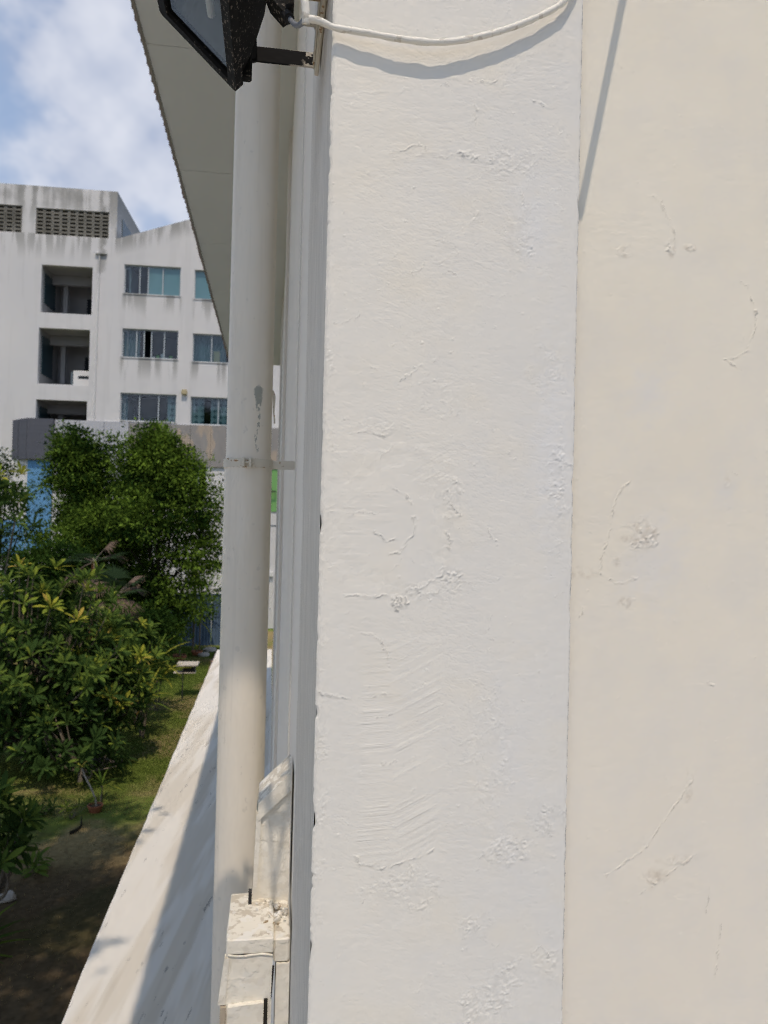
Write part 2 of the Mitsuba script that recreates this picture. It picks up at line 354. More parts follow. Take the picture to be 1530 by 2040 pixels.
scene['m_driftwood'] = bumped(pr(proc(lambda p, n, uv: mix((0.07, 0.06, 0.065), (0.22, 0.19, 0.19), fbm(p.x * 6, p.y * 6, p.z * 14, 3))), 0.9), lambda p, n, uv: fbm(p.x * 20, p.y * 20, p.z * 60, 3), 0.02, 0.01)
scene['m_dark_iron'] = pr(rgb(0.03, 0.03, 0.03), 0.6)
scene['m_fence'] = pr(proc(lambda p, n, uv: mix((0.065, 0.105, 0.165), (0.10, 0.15, 0.22), fbm(p.x * 1.5, p.y, p.z * 2.5, 3))), 0.6)

# ---------------------------------------------------------------- the near wall: relief surveyed in half-millimetre steps (u right, v down)
def W(u, v):
    return WX[0] * u + WX[1] * v + WX[2], WZ[0] * u + WZ[1] * v + WZ[2]


WX, WZ = (0.00056681, 0.00001215, -0.32689), (0.00001466, -0.00054438, 0.55790)


def seg_dist(X, Z, a, b):
    ax, az = a
    dx, dz = b[0] - ax, b[1] - az
    t = np.clip(((X - ax) * dx + (Z - az) * dz) / (dx * dx + dz * dz), 0, 1)
    return np.hypot(X - ax - t * dx, Z - az - t * dz)


class Relief:
    def __init__(self, xs, zs, seed):
        self.X, self.Z = np.meshgrid(xs, zs)
        self.H = np.zeros_like(self.X)
        self.seed = seed
        self.D = np.zeros_like(self.X)
        self.P = np.stack([self.X, np.full_like(self.X, seed * 0.37), self.Z], -1)

    def fb(self, f, oct=3, k=0, fz=None):
        M = trimesh.transformations.random_rotation_matrix(np.random.default_rng(k + 5).random(3))[:3, :3]   # turned lattice: no rows along the wall
        return meshkit.fbm((self.P @ M.T) * f, oct, self.seed * 31 + k)

    def blob(self, u, v, ru, rv=None, soft=0.5):
        x, z = W(u, v)
        k = 0.00055
        d = np.hypot((self.X - x) / (ru * k), (self.Z - z) / ((rv or ru) * k)) + (self.fb(90, 3, 5) - 0.5) * 1.1
        return np.clip((1 - d) / soft, 0, 1)

    def ridge(self, pts, width, amp, rough=0.6):
        pts = [W(*p) for p in pts]
        jx, jz = (self.fb(260, 4, 61) - 0.5) * 0.008, (self.fb(260, 4, 62) - 0.5) * 0.008
        lo, hi = np.min(pts, 0) - 0.012, np.max(pts, 0) + 0.012
        m = (self.X > lo[0]) & (self.X < hi[0]) & (self.Z > lo[1]) & (self.Z < hi[1])
        d = np.full(m.sum(), 1.0)
        for a, b in zip(pts, pts[1:]):
            d = np.minimum(d, seg_dist(self.X[m] + jx[m], self.Z[m] + jz[m], a, b))
        k = np.clip(self.fb(160, 3, 63)[m] * 3.2 - 0.8 - rough, 0.05, 1)
        self.D[m] = np.maximum(self.D[m], np.exp(-(d / (0.7 * width)) ** 2) * k)
        self.H[m] += 0.75 * amp * np.exp(-(d / width) ** 2) * k

    def pimples(self, n, box, r, amp):
        g = np.random.default_rng(self.seed)
        for _ in range(n):
            x, z = W(g.uniform(box[0], box[1]), g.uniform(box[2], box[3]))
            rr, a = r * g.uniform(0.6, 1.4), 0.5 * amp * g.uniform(0.3, 1.2)
            i0, i1 = np.searchsorted(self.Z[:, 0], (z - 3 * rr, z + 3 * rr))
            j0, j1 = np.searchsorted(self.X[0], (x - 3 * rr, x + 3 * rr))
            s = np.s_[i0:i1, j0:j1]
            self.H[s] += a * np.exp(-(np.hypot(self.X[s] - x, self.Z[s] - z) / rr) ** 2)

    def crust(self, mask, amp):
        w = self.fb(420, 2, 8)
        flakes = np.clip((np.abs(self.fb(210, 2, 9) - 0.5) * -9 + 1.0), 0, 1) + np.clip((w - 0.5) * 5, 0, 1)
        mask = mask * np.clip(self.fb(55, 3, 71) * 4 - 1.45, 0.05, 1)
        self.H += 0.9 * mask * amp * flakes


def inside(X, Z, pts, soft):
    """Soft mask of a polygon."""
    import shapely
    poly = Polygon([W(*p) for p in pts])
    m = shapely.contains_xy(poly.buffer(soft), X, Z)
    out = np.zeros_like(X)
    d = shapely.distance(shapely.points(X[m], Z[m]), poly.exterior)
    ins = shapely.contains_xy(poly, X[m], Z[m])
    out[m] = np.clip(0.5 + np.where(ins, d, -d) / (2 * soft), 0, 1)
    return out


def plaster_base(r, fine):
    r.H += (r.fb(16, 3, 1) - 0.5) * 0.0013 + (r.fb(75, 2, 2) - 0.5) * 0.00022
    r.H += (r.fb(330, 2, 3) - 0.5) * fine + (r.fb(150, 2, 4) - 0.5) * fine * 0.9


PX0, PX1, PY, RY = 0.0495, 0.3245, 0.800, 0.8065
xs = np.r_[np.arange(PX0, PX1, 0.00105), PX1]
zs = axis_pts(-0.64, 0.67, 0.00108, -6.4, 3.845, 6)
R = Relief(xs, zs, 3)
plaster_base(R, 0.00018)
smooth1 = R.blob(775, 1045, 125, 160, 0.35)
smooth2 = inside(R.X, R.Z, [(715, 1262), (872, 1275), (872, 1600), (842, 1690), (755, 1712), (700, 1685), (722, 1500)], 0.004)
sm = np.maximum(smooth1, smooth2)
roughm = (R.fb(330, 2, 3) - 0.5) * 0.00022 + (R.fb(150, 2, 4) - 0.5) * 0.00022 * 0.9
R.H -= roughm * sm * 0.85
R.H += smooth1 * 0.0004 + smooth2 * 0.00025


def comb(r, mask, slope, step, amp, seed):
    """Trowel strokes: scored lines of one direction."""
    t = r.Z - slope * r.X
    l = r.X + slope * r.Z
    q = np.stack([t / step, l * 9.0 + seed, np.zeros_like(t)], -1)
    n = meshkit.fbm(q, 2, seed)
    r.H += mask * (np.clip((n - 0.55) * 5, 0, 1) * amp - np.clip((0.36 - n) * 4, 0, 1) * amp * 0.8) * 0.42


left2 = inside(R.X, R.Z, [(715, 1262), (772, 1330), (780, 1400), (778, 1700), (700, 1685), (722, 1500)], 0.002)
comb(R, left2, 0.06, 0.0034, 0.00030, 5)
comb(R, np.clip(smooth2 - left2, 0, 1), 0.50, 0.0038, 0.00032, 9)
comb(R, R.blob(735, 1030, 60, 100, 0.9), 0.03, 0.0050, 0.00026, 13)
comb(R, R.blob(850, 950, 45, 40, 0.5), 0.6, 0.0034, 0.0004, 15)
for u, v, a, b in ((690, 1030, 60, 2.0), (735, 1380, 30, 2.0), (748, 1420, 28, 1.6), (755, 1510, 30, 1.6), (800, 1360, 1, 1)):
    if a > 1:
        R.ridge([(u, v), (u + a, v - 3)], 0.0007, 0.0007, 0.2)
for pts in ([(776, 978), (800, 990), (812, 1012)], [(816, 1036), (818, 1066), (800, 1088)], [(742, 1062), (765, 1082), (782, 1078)], [(806, 1085), (790, 1104), (768, 1108)],
            [(868, 985), (888, 1012), (905, 1030)], [(880, 1065), (888, 1085), (880, 1098)], [(718, 1258), (742, 1264), (757, 1276), (765, 1300), (771, 1326)],
            [(703, 1680), (718, 1700), (755, 1712), (800, 1700), (838, 1690), (852, 1678)], [(690, 1185), (740, 1190), (790, 1186), (830, 1172), (870, 1150)],
            [(782, 320), (800, 324), (812, 311), (828, 309), (838, 313), (834, 326)], [(862, 327), (878, 329), (890, 323)], [(895, 320), (908, 317), (912, 330)], [(930, 330), (945, 318)], [(965, 330), (975, 322)],
            [(700, 875), (730, 870), (760, 880)], [(1105, 925), (1120, 930), (1132, 945)], [(940, 170), (960, 178), (975, 168)], [(1050, 205), (1070, 212)], [(640, 1370), (700, 1385)], [(790, 770), (820, 752), (836, 735)]):
    R.ridge(pts, 0.0008, 0.0012, 0.25)
hc = np.random.default_rng(17)
for _ in range(26):
    u, v = hc.uniform(660, 1110), hc.uniform(60, 2000)
    a, p = hc.uniform(0, 6.28), []
    for q in range(int(hc.integers(3, 8))):
        p.append((u, v))
        a += hc.normal(0, 0.7)
        u, v = u + 12 * math.cos(a), v + 12 * math.sin(a)
    R.ridge(p, 0.0006, 0.0007, 0.35)
for u, v, L in ((785, 1198, 16), (778, 1196, 8), (792, 1197, 10), (803, 1195, 9)):
    R.ridge([(u - 2, v - 6), (u, v + L)], 0.0013, 0.0022, -0.5)
crust = np.maximum.reduce([R.blob(885, 325, 110, 14), R.blob(830, 1178, 70, 16), R.blob(890, 1000, 22, 50), R.blob(885, 1160, 30, 45), R.blob(1080, 1640, 55, 38), R.blob(1000, 1690, 60, 60) * 0.8,
                            R.blob(935, 1830, 32, 35), R.blob(985, 1960, 45, 75), R.blob(925, 1990, 40, 40), R.blob(1095, 1000, 28, 160) * 0.8, R.blob(1020, 470, 40, 90) * 0.7, R.blob(960, 1500, 60, 170) * 0.55,
                            R.blob(1000, 330, 70, 45) * 0.6, R.blob(860, 800, 90, 60) * 0.35, R.blob(650, 900, 22, 420) * 0.5, R.blob(640, 1500, 22, 400) * 0.5, R.blob(750, 860, 50, 18) * 0.7, R.blob(1075, 740, 50, 60) * 0.5,
                            R.blob(800, 1760, 100, 60) * 0.6, R.blob(1075, 1920, 35, 70) * 0.7, R.blob(880, 520, 30, 45) * 0.5, R.blob(935, 460, 16, 60) * 0.6])
R.crust(crust, 0.00075)
R.pimples(420, (620, 1150, 0, 2040), 0.0011, 0.0007)
R.pimples(160, (620, 1150, 0, 2040), 0.0006, 0.0007)
rag = (meshkit.fbm(np.stack([R.Z[:, :1] * 210, R.Z[:, :1] * 0, R.Z[:, :1] * 0], -1), 4, 2) - 0.5)
chips = np.clip(meshkit.fbm(np.stack([R.Z[:, :1] * 45, R.Z[:, :1] * 0 + 4, R.Z[:, :1] * 0], -1), 3, 9) - 0.60, 0, 1) * 4
X = R.X.copy()
edge_l = np.clip(1 - (R.X - PX0) / 0.006, 0, 1)
edge_r = np.clip(1 - (PX1 - R.X) / 0.006, 0, 1)
X += edge_l * (rag * 0.0007 + chips * 0.0022) + edge_r * (np.roll(rag, 200, 0) * 0.0007 - np.roll(chips, 330, 0) * 0.0014)
Yp = PY - R.H + 0.004 * edge_l ** 3 * (0.6 + 0.3 * rag) + 0.0012 * edge_r ** 3
new_paint = np.clip(R.blob(1090, 900, 55, 260, 0.9) * 0.8 + R.blob(1050, 450, 60, 130, 0.9) * 0.7 + R.blob(1000, 1500, 90, 260, 1.0) * 0.35, 0, 1)
tone = np.clip(R.fb(9, 3, 40) * 1.6 - 0.3, 0, 1)[..., None]
tone = np.clip(tone * 0.55 + 0.75 * np.clip((R.X - 0.12) / 0.2, 0, 1)[..., None] + 0.6 * (R.fb(28, 3, 47)[..., None] - 0.5), 0, 1)
C = np.array([0.720, 0.690, 0.622]) * (1 - tone) + np.array([0.672, 0.658, 0.622]) * tone
warm = np.clip(R.fb(20, 3, 48) * 3 - 1.6, 0, 1)[..., None]
C = C * (1 - 0.5 * warm) + np.array([0.715, 0.670, 0.575]) * 0.5 * warm
C = C * (1 - new_paint[..., None] * 0.7) + np.array([0.675, 0.680, 0.685]) * new_paint[..., None] * 0.7
C *= 1 - (crust * np.clip(R.fb(200, 3, 44) - 0.45, 0, 1) * 0.25)[..., None]
C *= 1 - 0.22 * R.D[..., None]
edge_dark = np.clip(1 - (PX1 - R.X) / 0.0022, 0, 1) * np.clip(R.fb(140, 3, 45) * 2.6 - 0.9, 0, 1)  # uneven dark line along the right edge
C = C * (1 - 0.6 * edge_dark[..., None])
V = np.stack([X, Yp, R.Z], -1).reshape(-1, 3)
F = grid_faces(len(xs), len(zs))
house = thing('house', 'cream plastered house wall beside the camera with ragged paint, tiled eave and long white ledge', 'house')
put('pilaster', trimesh.Trimesh(V, F, process=False), 'm_plaster', house, True, C.reshape(-1, 3))
tag(house + '__pilaster', 'off-white pilaster face with trowelled repair patches, nearer than the cream wall')

xs = np.r_[np.arange(PX1 - 0.004, 0.60, 0.00125), np.linspace(0.60, 6.0, 6)]
zs = axis_pts(-0.62, 0.68, 0.00128, -6.4, 3.845, 6)
R = Relief(xs, zs, 8)
R.H += (R.fb(16, 3, 1) - 0.5) * 0.0012 + (R.fb(330, 2, 3) - 0.5) * 0.00010 + (R.fb(150, 2, 4) - 0.5) * 0.00007
for pts in ([(1295, 374), (1313, 380), (1322, 400), (1325, 415), (1338, 425), (1342, 450), (1345, 468)], [(1478, 540), (1500, 550), (1507, 577), (1518, 605), (1520, 630), (1512, 655), (1500, 685), (1478, 702), (1450, 708)],
            [(1460, 715), (1485, 727)], [(1245, 968), (1225, 985), (1212, 1030), (1204, 1075), (1192, 1110), (1186, 1150)], [(1205, 1165), (1230, 1172), (1262, 1160)], [(1388, 1555), (1378, 1580), (1355, 1612), (1320, 1655), (1280, 1710), (1240, 1735), (1200, 1762)],
            [(1395, 1728), (1350, 1752), (1300, 1785), (1270, 1800)], [(1460, 943), (1478, 946)], [(1410, 1375), (1425, 1385)], [(1414, 1800), (1408, 1850)], [(1154, 1215), (1145, 1240)], [(1440, 1880), (1425, 1990)]):
    R.ridge(pts, 0.00070, 0.0014, 0.22)
rc = np.maximum.reduce([R.blob(1335, 485, 14, 24), R.blob(1376, 478, 16, 9), R.blob(1240, 490, 28, 18) * 0.7, R.blob(1275, 1075, 42, 38), R.blob(1238, 1080, 12, 10), R.blob(1237, 1210, 18, 14), R.blob(1152, 1150, 26, 9), R.blob(1295, 1770, 34, 24),
                        R.blob(1222, 1128, 10, 14) * 0.8, R.blob(1370, 1590, 12, 40) * 0.7, R.blob(1455, 960, 12, 20) * 0.4, R.blob(1345, 1740, 50, 12) * 0.6])
R.crust(rc, 0.0009)
R.pimples(330, (1130, 1530, 0, 2040), 0.0011, 0.0007)
tone = np.clip(R.fb(7, 3, 40) * 1.7 - 0.35, 0, 1)[..., None]
C = np.array([0.725, 0.672, 0.560]) * (1 - tone) + np.array([0.745, 0.700, 0.600]) * tone
lower = np.clip((0.30 - R.Z) / 0.7, 0, 1)[..., None]
C = C * (1 - 0.5 * lower) + np.array([0.720, 0.668, 0.592]) * 0.5 * lower
wash = np.clip(R.blob(1290, 780, 60, 80, 1) * 0.5 + R.blob(1300, 1130, 90, 120, 1) * 0.5 + R.blob(1450, 980, 40, 50, 1) * 0.4, 0, 1)[..., None]
C = C * (1 - 0.45 * R.D[..., None]) + np.array([0.30, 0.26, 0.20]) * 0.45 * R.D[..., None]
mott = np.clip(R.fb(24, 4, 49) * 3 - 1.2, 0, 1)[..., None]
C = C * (1 - 0.35 * mott) + np.array([0.655, 0.630, 0.585]) * 0.35 * mott
C = C * (1 - wash) + np.array([0.655, 0.645, 0.63]) * wash
dirt = (np.maximum(rc, R.blob(1150, 1150, 36, 14) * 0.8) * np.clip(R.fb(160, 3, 44) * 2.6 - 0.9, 0, 1))[..., None]
C = C * (1 - 0.38 * dirt) + np.array([0.34, 0.27, 0.19]) * 0.38 * dirt
V = np.stack([R.X, RY - R.H, R.Z], -1).reshape(-1, 3)
put('front_wall', trimesh.Trimesh(V, grid_faces(len(xs), len(zs)), process=False), 'm_plaster', house, True, C.reshape(-1, 3))
tag(house + '__front_wall', 'cream wall field right of the pilaster, crossed by a thin slanting shadow')

# side of the pilaster, a shallow rebate behind it, the recessed long side wall
nz, ny = 700, 90
ys = np.linspace(PY + 0.0045, 1.318, ny)
zs = axis_pts(-1.2, 1.2, 0.005, -6.4, 3.845, 5)
Yg, Zg = np.meshgrid(ys, zs)
Hs = (meshkit.fbm(np.stack([Yg * 150, Yg * 0, Zg * 20], -1), 3, 5) - 0.5) * 0.0012 + (meshkit.fbm(np.stack([Yg * 12, Yg * 0, Zg * 8], -1), 2, 6) - 0.5) * 0.002
V = np.stack([PX0 + 0.0012 - Hs, Yg, Zg], -1).reshape(-1, 3)
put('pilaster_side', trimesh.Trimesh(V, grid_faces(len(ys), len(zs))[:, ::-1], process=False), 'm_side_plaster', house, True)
put('pier', bx(PX0 + 0.004, PX1 - 0.006, PY + 0.012, 1.322, -6.4, 3.844), 'm_house_wall', house)
put('pier', bx(PX0 + 0.0055, 0.5, 1.3225, 1.88, -6.4, 3.843), 'm_house_wall', house)
put('corner_bead', tube([(PX0 + 0.0055, 1.879, -6.4), (PX0 + 0.0055, 1.879, 3.843)], 0.0035, 8), 'm_house_wall', house, 30)
put('side_wall', bx(0.105, 0.35, 1.8805, 19.3, -6.4, 3.842), 'm_house_wall', house)
put('inner_wall', bx(0.36, 6.0, 0.86, 19.3, -6.4, 3.841), 'm_house_wall', house)
for y in (7.6, 13.4):                                    # further shallow piers of the side wall
    put('pier', bx(0.075, 0.104, y, y + 0.55, -4.6, 3.841), 'm_house_wall', house)
tag(house + '__pilaster_side', 'grey shaded side of the pilaster with brushed plaster')

# roof: slab with soffit panels, fascia and a first course of clay tiles
EX, EH, EY1 = -1.143, 3.85, 19.35
plan = Polygon([(EX + 0.03, 2.28), (-0.774, 2.86), (-0.477, 3.37), (-0.2, 3.84), (-0.2, -0.38), (6.0, -0.38), (6.0, EY1), (EX + 0.03, EY1)])  # near end is out of view, outlined to shade the ledge and pipe
slab = trimesh.creation.extrude_polygon(plan, 0.14, engine='earcut')
slab.apply_translation((0, 0, EH + 0.022))
roof = put('roof', slab, 'm_fascia', house)
tag(roof, 'wide roof overhang with pale soffit and clay tile edge')
y = -0.40
while y < EY1:
    y1 = min(y + 2.28, EY1)
    p = plan.intersection(sbox(-3, y + 0.004, 7, y1 - 0.004)).buffer(-0.001)
    for g in getattr(p, 'geoms', [p]):
        m = trimesh.creation.extrude_polygon(g, 0.019, engine='earcut')
        m.apply_translation((0, 0, EH))
        put('soffit_panel', m, 'm_soffit', roof)
    y = y1
put('fascia_board', bx(EX + 0.002, EX + 0.0295, 2.30, EY1, EH - 0.012, EH + 0.15), 'm_fascia', roof)
# one curved tile: barrel rising toward the ridge
pitch_y, a = 0.150, np.linspace(-0.18, np.pi + 0.18, 9)
prof_o = np.stack([0.067 * np.cos(a), 0.052 * np.sin(a)], 1)
prof_i = np.stack([0.055 * np.cos(a), 0.040 * np.sin(a)], 1)
tv, tf = [], []
for x, z in ((0.0, 0.0), (0.42, 0.15)):
    for q in (prof_o, prof_i):
        tv += [(x, yy, z + zz) for yy, zz in q]
n = 9
for k in range(n - 1):
    for (A0, B0) in ((0, 2 * n), (3 * n, n)):
        tf += [[A0 + k, A0 + k + 1, B0 + k], [A0 + k + 1, B0 + k + 1, B0 + k]]
    tf += [[k, n + k, k + 1], [k + 1, n + k, n + k + 1]]
tile = mikit.ply(trimesh.Trimesh(np.array(tv), np.array(tf), process=False), 'm_tile')
pan = mikit.ply(trimesh.Trimesh(np.array(tv) * [1, 0.62, -0.7], np.array(tf)[:, ::-1], process=False), 'm_tile')
k = 0
y = 2.36
while y < EY1:
    m = np.eye(4)
    m[:3, 3] = (EX - 0.045 + rng.normal(0, 0.005), y, EH + 0.125 + rng.normal(0, 0.003))
    again(tile, numbered(roof + '__tile'), m)
    m = m.copy()
    m[:3, 3] += (0.012, pitch_y / 2, 0.03)
    again(pan, numbered(roof + '__pan_tile'), m)
    y += pitch_y
tslab = trimesh.Trimesh(*[np.array(q) for q in ([(EX + 0.06, 2.35, EH + 0.165), (EX + 0.06, EY1, EH + 0.165), (4.0, EY1, EH + 1.9), (4.0, 2.35, EH + 1.9), (4.0, 2.35, EH + 0.17), (4.0, EY1, EH + 0.17)], [[0, 1, 2], [0, 2, 3], [0, 4, 5], [0, 5, 1], [0, 3, 4], [1, 5, 2], [3, 2, 5], [3, 5, 4]])], process=False)
put('roof_slope', tslab, 'm_tile', roof)

# long white ledge below, with its mortar fillet against the wall
LX, LZ = -1.78, -4.6
xs, ys = np.linspace(LX, 0.105, 46), np.r_[np.linspace(3.0, 20, 420), np.linspace(20.2, 27.5, 40)]
Xg, Yg = np.meshgrid(xs, ys)
Hl = (meshkit.fbm(np.stack([(Xg - 0.13 * Yg) * 4, Yg * 0.35, Xg * 0], -1), 4, 12) - 0.5) * 0.035
Hl += np.clip((Xg - LX) / 1.7, 0, 1) * 0.02 - 0.012 * np.clip(1 - (Xg - LX) / 0.03, 0, 1)
V = np.stack([Xg + (meshkit.fbm(np.stack([Yg * 1.5, Xg * 0, Xg * 0], -1), 3, 3) - 0.5) * 0.03 * np.clip(1 - (Xg - LX) / 0.1, 0, 1), Yg, LZ + Hl], -1).reshape(-1, 3)
put('ledge', trimesh.Trimesh(V, grid_faces(len(xs), len(ys)), process=False), 'm_ledge', house, True)
tag(house + '__ledge', 'long white ledge streaked along its length, half in the shade of the eave')
put('ledge_slab', bx(LX + 0.02, 0.10, 3.01, 27.4, LZ - 0.20, LZ - 0.03), 'm_house_wall', house)
fl = trimesh.Trimesh(*[np.array(q) for q in ([(0.02, 3.0, LZ - 0.02), (0.104, 3.0, LZ + 0.10), (0.104, 3.0, LZ - 0.02), (0.02, 19.3, LZ - 0.02), (0.104, 19.3, LZ + 0.10), (0.104, 19.3, LZ - 0.02)], [[0, 1, 4], [0, 4, 3], [0, 2, 1], [3, 4, 5]])], process=False)
put('mortar_fillet', fl, 'm_ledge', house)
put('lower_wall', bx(0.0, 0.10, 19.31, 27.4, -6.4, LZ - 0.21), 'm_house_wall', house)

# ---------------------------------------------------------------- downpipe
dp = thing('downpipe', 'cream painted downpipe standing clear of the pilaster, paint peeled above its clamp', 'downpipe')
px, py, prad = -0.0605, 1.915, 0.0545
a = np.linspace(0, 2 * np.pi, 49)[:-1]
zz = np.r_[-6.4, np.linspace(-2, 1.6, 220), 3.84]
Vp = []
for z in zz:
    r = prad * (1 + 0.0) + (0.0028 if z < 0.142 else 0.0)
    wob = (meshkit.fbm(np.stack([np.cos(a) * 2, np.sin(a) * 2, np.full_like(a, z * 3)], -1), 2, 4) - 0.5) * 0.0012
    Vp.append(np.stack([px + (r + wob) * np.cos(a) - 0.0006 * z, py + (r + wob) * np.sin(a), np.full_like(a, z)], 1))
i = np.arange(len(zz) * 48).reshape(len(zz), 48)
j = np.roll(i, -1, 1)
Fp = np.vstack([np.stack([i[:-1].ravel(), j[:-1].ravel(), j[1:].ravel()], 1), np.stack([i[:-1].ravel(), j[1:].ravel(), i[1:].ravel()], 1)])
put('pipe', trimesh.Trimesh(np.vstack(Vp), Fp, process=False), 'm_pipe', dp, 40)
cl = put('clamp', cat([lathe([(0.0575, -0.0105), (0.0605, -0.0105), (0.0605, 0.0105), (0.0575, 0.0105)], 40)]).apply_translation((px, py, 0.134)), 'm_cream_metal', dp, 30)
lug = cat([cham(px - 0.012, px - 0.007, py - 0.078, py - 0.058, 0.1225, 0.1455, 0.001), cham(px + 0.004, px + 0.009, py - 0.078, py - 0.058, 0.1225, 0.1455, 0.001)])
put('lug', lug, 'm_cream_metal', cl)
put('bolt', tube([(px - 0.015, py - 0.069, 0.134), (px + 0.013, py - 0.069, 0.134)], 0.003, 8), 'm_cream_metal', cl, 30)
put('wall_strap', cham(px + 0.052, 0.0545, py - 0.012, py - 0.0085, 0.1235, 0.1445, 0.0008), 'm_cream_metal', dp)
flakev = np.array([(0.003, 1.87, 0.315), (0.0075, 1.868, 0.300), (0.0055, 1.866, 0.262), (0.0085, 1.866, 0.236), (0.0045, 1.868, 0.234), (0.001, 1.872, 0.268), (-0.001, 1.874, 0.318)])
fm = trimesh.creation.extrude_polygon(Polygon(flakev[:, [0, 2]]), 0.0012, engine='earcut')
fm.vertices = np.stack([fm.vertices[:, 0] - 0.006, 1.905 - 0.9 * (fm.vertices[:, 0] + 0.001) + fm.vertices[:, 2], fm.vertices[:, 1]], 1)
fk = put('paint_flake', fm, 'm_cream_metal', dp)
tag(fk, 'loose flake of paint curling off the pipe')

# ---------------------------------------------------------------- flood lamp on its wall bracket
fl = thing('flood_lamp', 'black weathered flood lamp aimed down and away from the wall on a bracket arm', 'flood lamp')
# cross-section in (x, z), run along y
A0, B0 = np.array([-0.074, 0.681]), np.array([-0.195, 0.795])
d = (B0 - A0) / np.linalg.norm(B0 - A0)
nrm = np.array([d[1], -d[0]])                     # outward, away from the body: down and left
nrm = nrm if nrm[1] < 0 else -nrm
L = np.linalg.norm(B0 - A0)
Y0, Y1 = 1.01, 1.245


def ring(x_out, x_in, depth0, depth1, y0, y1, ry):
    """A rectangular bezel in the plane of the glass; local u along d, w along y, depth against nrm."""
    outer = sbox(-x_out, y0 - ry, L + x_out, y1 + ry)
    inner = sbox(x_in, y0 + x_in, L - x_in, y1 - x_in)
    m = trimesh.creation.extrude_polygon(outer.buffer(-0.006).buffer(0.006, quad_segs=4).difference(inner.buffer(-0.004).buffer(0.004)), depth1 - depth0, engine='earcut')
    u, w, h = m.vertices[:, 0], m.vertices[:, 1], m.vertices[:, 2] + depth0
    q = A0 + np.outer(u, d) - np.outer(h, nrm)
    m.vertices = np.stack([q[:, 0], w, q[:, 1]], 1)
    m.fix_normals()
    return m


LAMP_SIZE, LAMP_HINGE = 0.85, np.array([-0.0383, 1.075, 0.646])
# the lamp is drawn a little over size: bring it to size on its wall block
def set_lamp(m):
    m.vertices = LAMP_HINGE + LAMP_SIZE * (np.asarray(m.vertices) - np.array([-0.045, 1.265, 0.760]))
    return m


def lput(name, mesh, *a, **k):
    return put(name, set_lamp(mesh), *a, **k)


lput('bezel', ring(0.0, 0.017, 0.0, 0.016, Y0, Y1, 0.0), 'm_lamp_black', fl, 30)


def along(u, h, y):
    q = A0 + d * u - nrm * h
    return (q[0], y, q[1])


def shell(sections):
    V, n = [], len(sections[0][0])
    for us, y in sections:
        V += [along(u, h, y) for u, h in us]
    F = []
    for s in range(len(sections) - 1):
        for k in range(n - 1):
            p, q = s * n + k, (s + 1) * n + k
            F += [[p, q, p + 1], [p + 1, q, q + 1]]
    return trimesh.Trimesh(np.array(V), np.array(F), process=False)


def section(sc, dep):
    c = L / 2
    t = np.linspace(-1, 1, 17)
    return [(c + sc * (L / 2 - 0.005) * x * (1 - 0.34 * (1 - abs(x)) ** 0.0 * 0), 0.0162 + dep * (1 - abs(x) ** 3.2)) for x in t]


secs = [(section(1.0, 0.004), Y0 + 0.004), (section(0.97, 0.06), Y0 + 0.012), (section(0.95, 0.105), Y0 + 0.05), (section(0.95, 0.115), (Y0 + Y1) / 2), (section(0.95, 0.11), Y1 - 0.05), (section(0.97, 0.085), Y1 - 0.018), (section(0.985, 0.05), Y1 - 0.007), (section(1.0, 0.004), Y1 - 0.004)]
body = shell(secs)
lput('housing', body, 'm_lamp_black', fl, 50)
for y in np.linspace(Y0 + 0.06, Y1 - 0.06, 6):          # cooling ribs across the back
    p = [along(L / 2 + (L * 0.3) * t, 0.0162 + 0.115 * (1 - abs(0.6 * t) ** 3.2) + 0.004, y) for t in np.linspace(-1, 1, 9)]
    lput('cooling_rib', tube(p, 0.004, 6), 'm_lamp_black', fl, 40)
g = np.array([along(0.014, 0.006, Y0 + 0.014), along(L - 0.014, 0.006, Y0 + 0.014), along(L - 0.014, 0.006, Y1 - 0.014), along(0.014, 0.006, Y1 - 0.014)])
lput('glass', trimesh.Trimesh(g, [[0, 1, 2], [0, 2, 3]], process=False), 'm_lamp_glass', fl)
rs = []
for y, dep in ((Y0 + 0.018, 0.0), (Y0 + 0.05, 0.045), ((Y0 + Y1) / 2, 0.06), (Y1 - 0.05, 0.045), (Y1 - 0.018, 0.0)):
    rs.append(([(0.018 + (L - 0.036) * t, 0.017 + dep * (1 - abs(2 * t - 1) ** 2.2)) for t in np.linspace(0, 1, 11)], y))
lput('reflector', shell(rs), 'm_reflector', fl, 20)
lput('lamp_tube', tube([along(L / 2, 0.035, Y0 + 0.06), along(L / 2, 0.035, Y1 - 0.06)], 0.006, 12), 'm_white_ceramic', fl, 30)
lput('hinge_lug', cham(-0.073, -0.050, Y1 - 0.016, Y1 + 0.004, 0.7005, 0.735, 0.003), 'm_lamp_black', fl)
bk = lput('bracket', cham(0.0475, 0.0503, 1.00, 1.272, 0.748, 0.772, 0.0006), 'm_cream_metal', fl)
lput('arm', cham(-0.062, 0.0502, 1.2655, 1.2695, 0.7475, 0.7725, 0.0008), 'm_arm', bk)
lput('pivot_bolt', tube([(-0.05, 1.225, 0.757), (-0.05, 1.277, 0.757)], 0.007, 8), 'm_arm', bk, 30)
for y in (1.075, 1.17):
    lput('bolt', cat([tube([(0.030, y, 0.760), (0.048, y, 0.760)], 0.0065, 6), tube([(0.045, y, 0.760), (0.048, y, 0.760)], 0.0095, 16)]), 'm_arm', bk, 30)
lput('wall_block', cham(0.0506, 0.0583, 1.00, 1.282, 0.742, 0.778, 0.002), 'm_cream_metal', bk)
lput('rusty_plate', cham(0.0, 0.047, 1.02, 1.034, 0.700, 0.722, 0.001), 'm_rust', bk)
